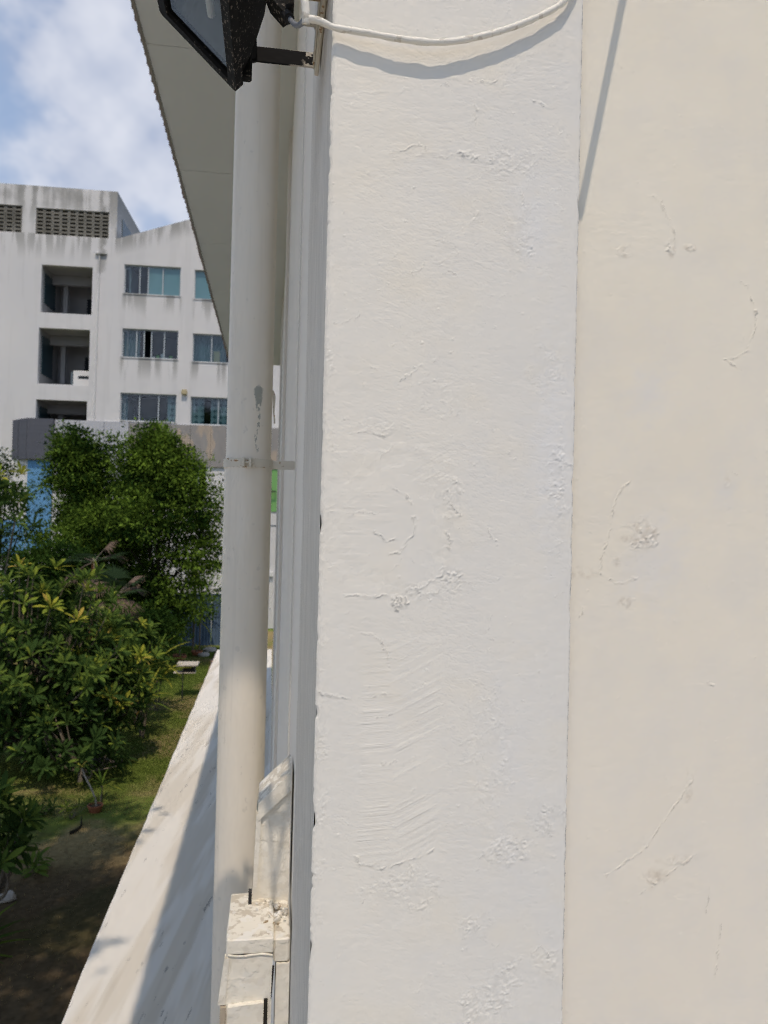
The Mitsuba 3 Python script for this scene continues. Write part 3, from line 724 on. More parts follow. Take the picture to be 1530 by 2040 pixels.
gx = np.array([(-0.046, 0.765), (-0.02, 0.707), (-0.002, 0.689), (0.012, 0.700), (0.012, 0.765)])
gm = trimesh.creation.extrude_polygon(Polygon(gx), 0.035, engine='earcut')
gm.vertices = gm.vertices[:, [0, 2, 1]] * [1, 1, 1] + [0, 1.045, 0]
gm.fix_normals()
gb = lput('terminal_box', gm, 'm_lamp_black', fl)
lput('cable_gland', cat([tube([(0.0, 1.055, 0.694), (0.006, 1.045, 0.680)], 0.0075, 10), tube([(0.004, 1.050, 0.688), (0.007, 1.043, 0.677)], 0.0055, 8)]), 'm_black_plastic', gb, 30)

# ---------------------------------------------------------------- cables
wc = thing('wall_cable', 'white painted cable sagging across the front of the pilaster from the flood lamp', 'cable')
gap = 0.0205
pts = [(0.0200, 0.792, 0.518), (0.0245, 0.791, 0.517), (0.034, 0.790, 0.516), (0.046, PY - 0.009, 0.5125), (0.068, PY - 0.0100, 0.5095), (0.100, PY - 0.0118, 0.5065), (0.131, PY - 0.0127, 0.5045), (0.158, PY - 0.0127, 0.5055), (0.190, PY - 0.0122, 0.5125), (0.223, PY - 0.0115, 0.5245), (0.256, PY - 0.0105, 0.5400), (0.278, PY - 0.0095, 0.5530), (0.299, PY - 0.009, 0.5690), (0.3125, PY - 0.008, 0.592), (0.317, PY - 0.008, 0.64), (0.317, PY - 0.008, 0.72)]
q = spline(pts, 130)
q += (meshkit.fbm(np.stack([np.linspace(0, 30, 130), np.zeros(130), np.zeros(130)], -1), 2, 1) - 0.5)[:, None] * 0.0008
rad = 0.0034 + (meshkit.fbm(np.stack([np.linspace(0, 60, 130), np.ones(130), np.zeros(130)], -1), 2, 3) - 0.5) * 0.0012
put('run', tube(q, rad, 12), 'm_cable_white', wc, True)
q = spline([(0.0215, 0.792, 0.512), (0.0212, 0.79, 0.525), (0.0180, 0.79, 0.545), (0.0190, 0.80, 0.615), (0.027, 0.83, 0.83)], 40)
put('riser', tube(q, np.linspace(0.0042, 0.0037, 40), 12), 'm_cable_white', wc, True)
put('tail', tube(spline([(0.0058, 0.887, 0.5775), (0.012, 0.862, 0.555), (0.0175, 0.825, 0.533), (0.0205, 0.792, 0.517)], 24), 0.0030, 10), 'm_cable_grey', wc, True)
tag(wc + '__tail', 'bare grey cable end running into the lamp')
hr = thing('unseen_wire', 'stiff wire out of view above, placed to cast the slanting shadow on the cream wall', 'wire')
put('rod', tube([(0.327, 0.652, 0.636), (0.372, 0.652, 0.879), (0.915, 0.652, EH)], 0.0042, 10), 'm_dark_iron', hr, 30)  # out of view, placed so its shadow slants down the cream wall
put('eye_hook', tube(spline([(0.915, 0.652, EH - 0.001), (0.922, 0.652, EH - 0.02), (0.915, 0.652, EH - 0.03), (0.908, 0.652, EH - 0.02), (0.915, 0.652, EH - 0.01)], 20), 0.003, 8), 'm_dark_iron', hr, 30)

# ---------------------------------------------------------------- painted timber boxing at the foot of the pilaster
tb = thing('timber_boxing', 'cracked cream painted timber boxing fixed to the pilaster side, grime on its top', 'timber boxing')


def rough(m, size, amp, f=60, seed=0):
    m = m.subdivide_to_size(size)
    v = m.vertices
    o = np.stack([meshkit.fbm(v * f + k * 7.1, 3, seed + k) - 0.5 for k in range(3)], 1)
    m.vertices = v + o * amp * 0.55
    return m


def prism(pts, y0, y1):
    m = trimesh.creation.extrude_polygon(Polygon(pts), y1 - y0, engine='earcut')
    m.vertices = np.stack([m.vertices[:, 0], y0 + m.vertices[:, 2], m.vertices[:, 1]], 1)
    m.fix_normals()
    return m


put('upright', rough(prism([(-0.0165, -0.735), (-0.0125, -0.552), (0.0500, -0.497), (0.0500, -0.735)], 1.50, 1.60), 0.006, 0.0028), 'm_timber', tb, 40)
put('cap_strip', rough(prism([(-0.0122, -0.5765), (-0.0120, -0.5430), (0.0504, -0.4845), (0.0504, -0.5180)], 1.4915, 1.61), 0.006, 0.0022, 60, 3), 'm_timber', tb, 40)
put('edge_strip', rough(prism([(-0.0192, -0.735), (-0.0150, -0.560), (-0.0065, -0.5735), (-0.0105, -0.735)], 1.4935, 1.5895), 0.006, 0.0018, 60, 5), 'm_timber', tb, 40)
put('top_board', rough(cham(-0.0598, 0.0215, 1.3572, 1.525, -0.753, -0.7265, 0.002), 0.006, 0.0045, 50, 7), 'm_timber', tb, 40)
put('top_board', rough(cham(0.0216, 0.0498, 1.366, 1.525, -0.775, -0.7330, 0.003), 0.006, 0.0065, 45, 8), 'm_timber', tb, 40)
put('front_board', rough(prism([(-0.0700, -1.60), (-0.0585, -0.753), (0.0205, -0.758), (0.0165, -1.60)], 1.3585, 1.50), 0.010, 0.0022, 40, 9), 'm_timber', tb, 40)
put('corner_strip', rough(prism([(-0.0715, -0.836), (-0.0620, -0.757), (-0.0535, -0.757), (-0.0590, -0.836)], 1.3555, 1.37), 0.005, 0.0016, 60, 11), 'm_timber', tb, 40)
put('lower_board', rough(prism([(-0.0560, -1.6), (-0.0545, -0.8365), (0.0065, -0.8325), (0.0045, -1.6)], 1.3480, 1.3584), 0.006, 0.0014, 50, 13), 'm_timber', tb, 40)
wk = put('bare_stud', rough(prism([(-0.0720, -1.6), (-0.0670, -0.8375), (-0.0575, -0.8380), (-0.0600, -1.6)], 1.350, 1.3582), 0.006, 0.0012, 80, 15), 'm_bare_wood', tb, 40)
tag(wk, 'bare weathered wood strip without paint')
put('side_board', rough(prism([(0.0245, -1.6), (0.0265, -0.7755), (0.0502, -0.7755), (0.0502, -1.6)], 1.364, 1.44), 0.006, 0.0016, 50, 17), 'm_timber', tb, 40)
put('open_joint', bx(0.0072, 0.0135, 1.3545, 1.3579, -1.6, -0.8305), 'm_gap', tb)
put('open_joint', prism([(0.0188, -0.83), (0.0200, -0.775), (0.0235, -0.775), (0.0200, -0.83)], 1.3560, 1.3590), 'm_gap', tb)
put('sealant_bead', rough(tube(spline([(-0.056, 1.3578, -0.7525), (-0.03, 1.3575, -0.7555), (0.0, 1.3578, -0.7540), (0.02, 1.3578, -0.757)], 30), 0.0020, 8), 0.004, 0.003, 80, 19), 'm_timber', tb, 40)
put('black_shim', cham(-0.0262, -0.0200, 1.4800, 1.4900, -0.7350, -0.7020, 0.0008), 'm_black_plastic', tb)
rr = np.random.default_rng(4)
for k in range(34):                                     # broken mortar and paint crumbs in the corner
    c = np.array([rr.uniform(-0.020, 0.047), rr.uniform(1.40, 1.488), -0.7255])
    if c[0] < 0.01 and rr.random() < 0.6:
        c[1] = rr.uniform(1.465, 1.488)
    s = rr.uniform(0.002, 0.0055) * (1.4 if c[0] > 0.025 else 0.8)
    m = trimesh.creation.icosphere(1, s)
    m.vertices *= [1, rr.uniform(0.6, 1.3), rr.uniform(0.3, 0.7)]
    m.vertices += (meshkit.noise(m.vertices * 160 + k * 9, k) - 0.5)[:, None] * s * 0.9
    m.apply_transform(trimesh.transformations.rotation_matrix(rr.uniform(0, 6), (rr.random(), rr.random(), 1)))
    m.apply_translation(c)
    put('mortar_crumb', m, 'm_debris' if rr.random() < 0.6 else 'm_timber', tb)
# ---------------------------------------------------------------- the far building (local axes: s along the front, depth, z)
def fp(v):
    v = np.asarray(v, float)
    return FO + v[:, :1] * FE + v[:, 1:2] * FN + np.stack([v[:, 2] * 0, v[:, 2] * 0, v[:, 2]], 1)


def fmesh(m):
    m = m.copy()
    m.vertices = fp(m.vertices)
    return m


def fbox(s0, s1, d0, d1, z0, z1):
    return fmesh(bx(s0, s1, d0, d1, z0, z1))


GZ = -6.4
ob = thing('office_block', 'weathered white four storey block with stained parapet and grey cladding beyond the trees', 'building')
outline = Polygon([(-16, GZ), (-16, 18.84), (-1.30, 18.74), (-1.30, 16.0), (4.6, 18.03), (13, 15.2), (13, GZ)])
holes = [(-7.95, -6.55, 16.03, 17.58), (-5.80, -1.75, 16.0, 17.52)]
openings = [(-5.40, -2.58, 11.52, 14.27), (-5.45, -2.63, 7.42, 10.65), (-5.49, -2.68, 3.9, 6.54)]
more_w = [(3.24, 4.15, 1.0, 3.05)]
facade = outline
for r in holes + openings + WINDOWS + more_w:
    facade = facade.difference(sbox(r[0], r[2], r[1], r[3]))
m = trimesh.creation.extrude_polygon(facade, 0.28, engine='earcut')
m.vertices = m.vertices[:, [0, 2, 1]]
m.fix_normals()
put('wall', fmesh(m), 'm_facade', ob)
put('rear_wall', fbox(-16, -1.31, 6.4, 6.7, GZ, 18.7), 'm_facade', ob)
put('tower_side', fbox(-1.58, -1.30, 0.285, 6.39, 15.6, 18.72), 'm_facade', ob)
put('tower_roof', fbox(-15.9, -1.6, 0.285, 6.39, 18.45, 18.70), 'm_facade', ob)
put('end_wall', fbox(12.7, 12.99, 0.285, 9, GZ, 15.1), 'm_facade', ob)
rp = trimesh.Trimesh(*[np.array(q, float) for q in ([(-1.6, 0.284, 15.75), (4.6, 0.284, 17.85), (13, 0.284, 15.05), (-1.6, 12, 15.75), (4.6, 12, 17.85), (13, 12, 15.05)], [[0, 1, 4], [0, 4, 3], [1, 2, 5], [1, 5, 4]])], process=False)
rp.faces = rp.faces.astype(int)
put('roof', fmesh(rp), 'm_vent_block', ob)
put('side_grille', fbox(-1.296, -1.24, 1.2, 3.4, 16.55, 17.6), 'm_frame_dark', ob)
# ventilation blocks
blk = sbox(0, 0, 0.432, 0.20).difference(sbox(0.055, 0.04, 0.377, 0.16))
bm = trimesh.creation.extrude_polygon(blk, 0.14, engine='earcut')
bm.vertices = bm.vertices[:, [0, 2, 1]]
bm.fix_normals()
for (s0, s1, z0, z1) in holes:
    vs = put('vent_screen', fbox(s0 - 0.01, s1 + 0.01, 0.30, 0.34, z0 - 0.2, z1 + 0.2), 'm_night_room', ob)
    nx = int(round((s1 - s0) / 0.448))
    for i in range(nx):
        for k in range(7):
            mm = bm.copy()
            mm.apply_translation((s0 + 0.008 + i * (s1 - s0) / nx, 0.06 + rng.normal(0, 0.006), z0 + 0.006 + k * (z1 - z0) / 7))
            put('block', fmesh(mm), 'm_vent_block', vs)
# open stair lobbies
for i, (s0, s1, z0, z1) in enumerate(openings):
    lb = put('stair_lobby', cat([fbox(s0 - 0.05, s1 + 2.0, 3.6, 3.7, z0 - 0.3, z1 + 0.3), fbox(s0 - 0.15, s0 - 0.01, 0.285, 3.59, z0 - 0.3, z1 + 0.3), fbox(s1 + 2.0, s1 + 2.1, 0.285, 3.59, z0 - 0.3, z1 + 0.3),
                                 fbox(s0 - 0.005, s1 + 1.99, 0.285, 3.59, z1 + 0.02, z1 + 0.2), fbox(s0 - 0.005, s1 + 1.99, 0.285, 3.59, z0 - 0.2, z0 - 0.03)]), 'm_lobby', ob)
    put('window', fbox(s0 - 0.009, s0 + 0.03, 0.6, 2.5, z0 + 0.7, z1 - 0.3), 'm_dark_pane', lb)
    put('beam', fbox(s0, s1 + 1.9, 1.9, 2.2, z1 - 0.55, z1 + 0.015), 'm_lobby', lb)
    put('doorway', fbox(s0 + 1.6, s1 + 0.6, 3.55, 3.598, z0, z1 - 0.9), 'm_night_room', lb)
    put('column', fbox(s0 + 0.55, s0 + 0.80, 2.3, 2.6, z0 - 0.02, z1 + 0.01), 'm_lobby', lb)
    if i == 1:
        e = put('equipment_box', fmesh(cham(s0 + 1.75, s1 + 0.2, 0.7, 1.5, z0, z0 + 0.98, 0.03)), 'm_white', lb)
        put('slot', fbox(s0 + 2.05, s1 + 0.1, 0.68, 0.699, z0 + 0.52, z0 + 0.68), 'm_night_room', e)
        put('side_panel', fbox(s0 + 1.62, s0 + 1.74, 0.72, 1.4, z0, z0 + 0.9), 'm_frame_dark', e)
    put('rail', fbox(s0 + 0.01, s1 - 0.01, 0.16, 0.20, z0 + 0.0, z0 + 0.045), 'm_white', lb)
put('rain_pipe', fmesh(tube([(-2.28, -0.06, 3.0), (-2.20, -0.06, 15.2)], 0.045, 8)), 'm_facade', ob, 30)
put('rain_hopper', fmesh(cham(-2.45, -1.80, -0.16, -0.002, 15.02, 15.14, 0.02)), 'm_facade', ob)


def wavy(s0, s1, d, z0, z1, waves, amp):
    n = 6 * waves
    s = np.linspace(s0, s1, n)
    dd = d + amp * np.sin(np.linspace(0, 2 * np.pi * waves, n)) * (0.7 + 0.3 * np.sin(s * 3))
    V = np.vstack([np.stack([s, dd, np.full(n, z0)], 1), np.stack([s, dd, np.full(n, z1)], 1)])
    return trimesh.Trimesh(fp(V), grid_faces(n, 2), process=False)


MULL = [[0.27, 0.42, 0.68], [0.25, 0.385, 0.515, 0.745], [0.335, 0.675], [0.33, 0.66], [0.34, 0.67], [0.5]]
for i, (s0, s1, z0, z1) in enumerate(WINDOWS + more_w):
    w = s1 - s0
    t = 0.05
    fr = [fbox(s0 + .002, s1 - .002, 0.12, 0.18, z0 + .002, z0 + t), fbox(s0 + .002, s1 - .002, 0.12, 0.18, z1 - t, z1 - .002), fbox(s0 + .002, s0 + t, 0.121, 0.179, z0 + t, z1 - t), fbox(s1 - t, s1 - .002, 0.121, 0.179, z0 + t, z1 - t)]
    wk = put('window', cat(fr), 'm_frame', ob)
    mul = MULL[i] if i < 6 else [0.5]
    xs_ = [s0] + [s0 + w * f for f in mul] + [s1]
    for f in mul:
        put('mullion', fbox(s0 + w * f - 0.028, s0 + w * f + 0.028, 0.118, 0.176, z0 + t + .001, z1 - t - .001), 'm_frame', wk)
    for k, (a, b) in enumerate(zip(xs_, xs_[1:])):
        if i == 1 and k == 2:
            continue                                   # this sash stands open
        put('pane', fmesh(trimesh.Trimesh([(a + .03, 0.15, z0 + t), (b - .03, 0.15, z0 + t), (b - .03, 0.15, z1 - t), (a + .03, 0.15, z1 - t)], [[0, 1, 2], [0, 2, 3]], process=False)), 'm_pane', wk)
    put('room', cat([fbox(s0 - 0.3, s1 + 0.3, 2.5, 2.6, z0 - 0.5, z1 + 0.5), fbox(s0 - 0.35, s0 - 0.3, 0.29, 2.5, z0 - 0.5, z1 + 0.5), fbox(s1 + 0.3, s1 + 0.35, 0.29, 2.5, z0 - 0.5, z1 + 0.5), fbox(s0 - 0.3, s1 + 0.3, 0.29, 2.5, z1 + 0.1, z1 + 0.2), fbox(s0 - 0.3, s1 + 0.3, 0.29, 2.5, z0 - 0.2, z0 - 0.1)]), 'm_night_room', wk)
    if i == 0:
        put('blind', fbox(xs_[2] + 0.02, xs_[3] - 0.03, 0.22, 0.23, z0 + t, z1 - t), 'm_blind', wk)
        put('blind', fbox(xs_[3] + 0.03, xs_[4] - 0.02, 0.22, 0.23, z0 + t, z1 - t), 'm_blind', wk)
    elif i == 3:
        put('blind', fbox(s0 + .02, s1 - 0.03, 0.22, 0.23, z0 + t, z1 - t), 'm_blind', wk)
    elif i == 1:
        put('curtain', wavy(s0 + .05, xs_[1] + .15, 0.34, z0 - .05, z1 + .02, 5, 0.03), 'm_curtain', wk)
        for k in range(5):
            put('shelf_item', fbox(xs_[3] + 0.25 * k, xs_[3] + 0.14 + 0.25 * k, 0.4, 0.5, z0 + 0.02, z0 + 0.16 + 0.1 * (k % 3)), ['m_white', 'm_green_paint', 'm_frame'][k % 3], wk)
    elif i == 2:
        put('curtain', wavy(s1 - 0.55, s1 - 0.02, 0.30, z0, z1, 4, 0.03), 'm_net', wk)
        put('curtain', wavy(s0 + .02, s0 + 0.35, 0.34, z0, z1, 3, 0.03), 'm_curtain', wk)
    elif i == 4:
        put('curtain', wavy(s0 + .02, s0 + 1.9, 0.34, z0, z1, 12, 0.04), 'm_curtain', wk)
        put('shelf_item', fbox(s0 + 1.2, s0 + 1.55, 0.25, 0.3, z0 + 0.05, z0 + 0.7), 'm_yellow_lamp', wk)
    elif i == 5:
        put('curtain', wavy(s0 + .02, s0 + 0.75, 0.30, z0, z1, 5, 0.03), 'm_net', wk)
        put('curtain', wavy(s0 + 1.15, s0 + 2.3, 0.30, z0, z1, 8, 0.03), 'm_net', wk)
    if i < 6:
        put('sill', fbox(s0 - 0.04, s1 + 0.04, -0.05, 0.115, z0 - 0.05, z0 - 0.002), 'm_facade', wk)
    else:
        put('surround', cat([fbox(s0 - 0.02, s1 + 0.12, -0.06, -0.002, z1 + 0.0, z1 + 0.12), fbox(s1 + 0.01, s1 + 0.16, -0.06, -0.003, z0, z1)]), 'm_white', wk)
put('wall_lamp', fmesh(cham(2.62, 2.94, -0.22, -0.002, 7.12, 7.43, 0.04)), 'm_yellow_lamp', ob)
# cladding panels
pd = [(-5.825, -4.45)]
put('cladding_panel', fbox(-5.825, -4.452, -0.34, -0.22, 3.12, 5.42), 'm_panel_dark', ob)
for a, b in ((0.0, 0.5), (0.5, 1.0)):
    s_a, s_b = -6.87 + 1.035 * a + 0.01, -6.87 + 1.035 * b - 0.01
    d_a, d_b = 0.05 - 0.37 * a, 0.05 - 0.37 * b
    zt0, zt1 = 5.27 + 0.15 * a, 5.27 + 0.15 * b
    V = [(s_a, d_a, 3.06), (s_b, d_b, 3.10), (s_b, d_b, zt1), (s_a, d_a, zt0), (s_a + .02, d_a + .1, 3.06), (s_b + .02, d_b + .1, 3.10), (s_b + .02, d_b + .1, zt1), (s_a + .02, d_a + .1, zt0)]
    put('cladding_panel', trimesh.Trimesh(fp(V)).convex_hull, 'm_panel_dark', ob)
put('return_panel', fbox(-4.449, -4.41, -0.33, -0.002, 3.12, 5.42), 'm_panel_dark', ob)
for k in range(3):
    put('cladding_panel', fbox(-4.40 + 1.366 * k + 0.012, -4.40 + 1.366 * (k + 1) - 0.012, -0.12, -0.003, 1.9, 5.41), 'm_panel_light', ob)
for k in range(8):
    put('cladding_panel', fbox(-0.30 + 1.165 * k + 0.01, -0.30 + 1.165 * (k + 1) - 0.01, -0.13, -0.003, 2.98, 5.37 + 0.004 * (k % 2)), 'm_panel_stained', ob)
put('painted_panel', fbox(-5.83, -4.46, -0.06, -0.003, -2.0, 3.05), 'm_blue_paint', ob)
put('painted_panel', fbox(-7.4, -5.87, -0.06, -0.003, -2.4, -0.4), 'm_blue_paint', ob)
put('painted_panel', fbox(-1.3, -0.35, -0.06, -0.003, 1.2, 2.96), 'm_green_paint', ob)
put('painted_panel', fbox(7.92, 9.6, -0.06, -0.003, 0.46, 2.94), 'm_green_paint', ob)
put('flood_light', fmesh(cat([cham(7.66, 7.95, -0.5, -0.3, 1.55, 1.95, 0.05), bx(7.9, 8.2, -0.36, -0.32, 1.6, 1.68), bx(8.15, 8.19, -0.36, -0.002, 1.6, 1.68)])), 'm_dark_iron', ob)
put('groove_strip', fbox(7.2, 10, -0.02, -0.002, -0.40, -0.33), 'm_frame_dark', ob)
put('junction_box', fmesh(cham(7.92, 8.14, -0.2, -0.002, -3.35, -3.05, 0.02)), 'm_white', ob)
put('conduit', fmesh(tube([(8.03, -0.05, -3.4), (8.03, -0.05, -5.2)], 0.03, 8)), 'm_white', ob, 30)

# ---------------------------------------------------------------- ground
gx, gy = np.r_[-300, -60, np.linspace(-25, 1, 70), 60, 300], np.r_[-300, -40, np.linspace(2, 46, 120), 80, 300]
Xg, Yg = np.meshgrid(gx, gy)
gz = GZ + (meshkit.fbm(np.stack([Xg * 0.35, Yg * 0.35, Xg * 0], -1), 3, 77) - 0.5) * 0.16 * ((np.abs(Xg) < 30) & (Yg > 0) & (Yg < 50))
put('ground', trimesh.Trimesh(np.stack([Xg, Yg, gz], -1).reshape(-1, 3), grid_faces(len(gx), len(gy)), process=False), 'm_ground', None, True)
tag('ground', kind='structure')


pv = mikit.ply(bx(-34, 40, -46, 8.4, GZ - 0.05, GZ + 0.09), 'm_added_paving')  # unseen pale paving, added to bounce light onto wall, soffit and pipe
scene['added_forecourt'] = pv
tag('added_forecourt', kind='structure')


def gh(x, y):
    x, y = np.asarray(x, float), np.asarray(y, float)
    return GZ + (meshkit.fbm(np.stack([x * 0.35, y * 0.35, x * 0], -1), 3, 77) - 0.5) * 0.16


N = 260000
gx, gy = rng.uniform(-8.5, -1.3, N), rng.uniform(10.5, 39, N)
P2 = np.stack([gx * 0.55, gy * 0.5, gx * 0], -1)
dens = meshkit.fbm(P2, 4, 5) + 0.25 * np.clip((gy - 18) / 4, -1, 1) - 0.12 * np.clip((gx + 3.2) / 1.0, 0, 1)
keep = rng.random(N) < np.clip((dens - 0.32) * 3.5, 0.04, 1)
gx, gy = gx[keep], gy[keep]
dn = np.clip((dens[keep] - 0.4) * 3, 0, 1)
N = len(gx)
h = rng.uniform(0.02, 0.075, N) * (0.6 + 0.6 * dn)
az, ln = rng.uniform(0, 2 * np.pi, N), rng.uniform(0.1, 0.9, N) * h
wv = rng.uniform(0.004, 0.009, N)
base = np.stack([gx, gy, gh(gx, gy) - 0.003], 1)
side = np.stack([np.cos(az + 1.57), np.sin(az + 1.57), az * 0], 1) * wv[:, None]
tip = base + np.stack([np.cos(az) * ln, np.sin(az) * ln, h], 1)
V = np.stack([base - side, base + side, tip], 1).reshape(-1, 3)
gcol = (np.array([0.26, 0.21, 0.10]) * (1 - dn)[:, None] + np.array([0.13, 0.18, 0.036]) * dn[:, None]) * rng.uniform(0.7, 1.35, (N, 1))
put('grass', trimesh.Trimesh(V, np.arange(3 * N).reshape(-1, 3), process=False), 'm_grass', None, False, np.repeat(gcol, 3, 0))
tag('grass', 'short patchy lawn grass, green at the back and dry along the ledge', 'grass', kind='stuff')

# ---------------------------------------------------------------- fence, kerb, garden things
fe = thing('boundary_fence', 'blue corrugated boundary fence in the shade behind the thin stemmed plants', 'fence')
for k in range(13):
    x0 = -13.0 + 0.92 * k
    sx = np.linspace(0, 0.90, 25)
    dd = 0.016 * np.sign(np.sin(sx / 0.9 * 2 * np.pi * 6 + 0.3)) * np.minimum(1, np.abs(np.sin(sx / 0.9 * 2 * np.pi * 6 + 0.3)) * 2)
    V = np.vstack([np.stack([x0 + sx, 39.6 + dd, np.full(25, z)], 1) for z in (GZ - 0.1, -3.85)])
    put('sheet', trimesh.Trimesh(V, grid_faces(25, 2), process=False), 'm_fence', fe)
for k in range(7):
    put('post', cham(-13.05 + 1.84 * k, -12.97 + 1.84 * k, 39.64, 39.72, GZ - 0.1, -3.8, 0.008), 'm_fence', fe)
for z in (-4.95, -3.86):
    put('rail', cham(-13.1, -1.0, 39.555, 39.58, z, z + 0.06, 0.005), 'm_fence', fe)

ke = thing('brick_edging', 'row of pale bricks edging the lawn along the foot of the ledge', 'edging')
for k in range(40):
    y = 24.0 + 0.34 * k
    m = cham(-0.055, 0.055, -0.155, 0.155, -0.05, 0.07, 0.008)
    m.apply_transform(trimesh.transformations.rotation_matrix(rng.normal(0, 0.04), (0, 0, 1)))
    m.apply_translation((-2.42 - 0.017 * (y - 34) + rng.normal(0, 0.012), y, float(gh(-2.4, y)) + rng.normal(0, 0.01)))
    put('brick', m, 'm_brick', ke)

bt = thing('bird_table', 'pale flat slab on a thin dark post standing on the lawn', 'bird table')
bxx, byy = -2.97, 27.9
bz = float(gh(bxx, byy))
put('post', tube([(bxx - 0.01, byy, bz - 0.1), (bxx + 0.0, byy, -5.28)], 0.020, 8), 'm_dark_iron', bt, 30)
put('slab', rough(cham(bxx - 0.25, bxx + 0.50, byy - 0.02, byy + 0.75, -5.26, -5.205, 0.012), 0.12, 0.02, 5, 3), 'm_stone', bt, 40)
put('shelf', rough(cham(bxx - 0.34, bxx + 0.42, byy + 0.05, byy + 0.45, -5.52, -5.485, 0.008), 0.2, 0.01, 5, 4), 'm_stone', bt, 40)
put('tray', cham(bxx - 0.02, bxx + 0.40, byy + 0.10, byy + 0.5, -5.482, -5.36, 0.02), 'm_dark_iron', bt)


def pot(name, label, x, y, r, h, group=None):
    k = thing(name, label, 'pot', group)
    z = float(gh(x, y))
    m = lathe([(r * 0.62, 0), (r * 0.70, 0.004), (r * 0.93, h * 0.8), (r, h * 0.8), (r, h), (r * 0.86, h), (r * 0.84, h * 0.8), (0.001, h * 0.78)], 24)
    m.apply_translation((x, y, z - 0.01))
    put('bowl', m, 'm_terracotta', k, 30)
    s = lathe([(0.001, h * 0.84), (r * 0.84, h * 0.82)], 24)
    s.apply_translation((x, y, z - 0.01))
    put('soil', s, 'm_dark_soil', k)
    return k, z + h * 0.8


scene['m_dark_soil'] = pr(rgb(0.07, 0.045, 0.03), 0.95)
p1, p1z = pot('terracotta_pot', 'low terracotta pot on dry grass holding a bent bare stem', -3.62, 17.4, 0.165, 0.16)
p2, p2z = pot('terracotta_pot', 'wide terracotta pot in the shade by the blue fence', -3.95, 35.6, 0.33, 0.24)
p3, p3z = pot('terracotta_pot', 'small terracotta pot with yellow leaves left of the brick edging', -3.32, 36.8, 0.26, 0.22)

# ---------------------------------------------------------------- plants
def leaf_mesh(L, Wd, droop=0.25, fold=0.25, n=5, blunt=1.6):
    """One oblong leaf along +x, facing +z."""
    t = np.linspace(0, 1, n)
    hw = Wd / 2 * np.clip(np.sin(np.pi * np.clip(t, 0.02, 0.985) ** blunt) ** 0.75, 0.04, 1)
    z = -droop * L * t ** 2
    x = L * (t - 0.12 * droop * t ** 2)
    V = []
    for k in range(n):
        V += [(x[k], -hw[k], z[k] + fold * hw[k]), (x[k], 0, z[k]), (x[k], hw[k], z[k] + fold * hw[k])]
    F = []
    for k in range(n - 1):
        for c in (0, 1):
            a = 3 * k + c
            F += [[a, a + 3, a + 1], [a + 1, a + 3, a + 4]]
    return np.array(V), np.array(F)


def frame(axis, spin):
    axis = axis / np.linalg.norm(axis)
    u = np.cross(axis, [0.3, 0.5, 0.81])
    u /= np.linalg.norm(u)
    w = np.cross(axis, u)
    return np.cos(spin) * u + np.sin(spin) * w, axis


def leaf_matrix(p, out, up, scale):
    x = out / np.linalg.norm(out)
    y = np.cross(up, x)
    y /= np.linalg.norm(y) + 1e-9
    z = np.cross(x, y)
    m = np.eye(4)
    m[:3, 0], m[:3, 1], m[:3, 2], m[:3, 3] = x * scale, y * scale, z * scale, p
    return m


def whorl(p, axis, n, g, size, open_lo=0.35, open_hi=1.30):
    out = []
    for i in range(n):
        a, axis_n = frame(axis, i * 2.4 + g.uniform(-0.3, 0.3))
        th = open_lo + (open_hi - open_lo) * (i / max(n - 1, 1)) + g.normal(0, 0.12)
        d = math.cos(th) * axis_n + math.sin(th) * a
        up = math.sin(th) * axis_n - math.cos(th) * a
        out.append(leaf_matrix(p + axis_n * size * 0.10 * (1 - i / n), d, up, size * g.uniform(0.75, 1.15)))
    return out


def colored(V, F, c):
    return mikit.ply(trimesh.Trimesh(V, F, process=False), 'm_leaf', smooth=True, color=np.repeat(np.array([c], float), len(V), 0))


def merged(V, F, mats, cols):
    mats = np.asarray(mats)
    P = np.einsum('nij,kj->nki', mats[:, :3, :3], V) + mats[:, None, :3, 3]
    n, k = len(mats), len(V)
    FF = (F[None] + (np.arange(n) * k)[:, None, None]).reshape(-1, 3)
    return trimesh.Trimesh(P.reshape(-1, 3), FF, process=False), np.repeat(np.asarray(cols), k, 0)


LEAFV, LEAFF = leaf_mesh(1.0, 0.25, 0.30, 0.24, 6, 1.7)
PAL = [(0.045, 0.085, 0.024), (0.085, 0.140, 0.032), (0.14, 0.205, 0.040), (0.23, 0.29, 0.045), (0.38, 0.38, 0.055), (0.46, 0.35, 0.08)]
leaf_shapes = [colored(LEAFV, LEAFF, c) for c in PAL]
EYE = np.zeros(3)


def finish_leaves(key, mats, tint, keep, part='leaf'):
    """The leaves that show largest become parts, the rest one part."""
    mats, tint = np.array(mats), np.array(tint)
    c = mats[:, :3, 3] + 0.5 * mats[:, :3, 0]
    dist = np.linalg.norm(c - EYE, axis=1)
    inview = (c[:, 0] / c[:, 1] > -0.40)
    order = np.argsort(dist + 100 * (~inview))
    for i in order[:keep]:
        again(leaf_shapes[tint[i]], numbered(f'{key}__{part}'), mats[i])
    rest = order[keep:]
    if len(rest):
        m, col = merged(LEAFV, LEAFF, mats[rest], np.array(PAL)[tint[rest]] * rng.uniform(0.8, 1.2, (len(rest), 1)))
        k = put('foliage', m, 'm_leaf', key, True, col)
        tag(k, kind='stuff')


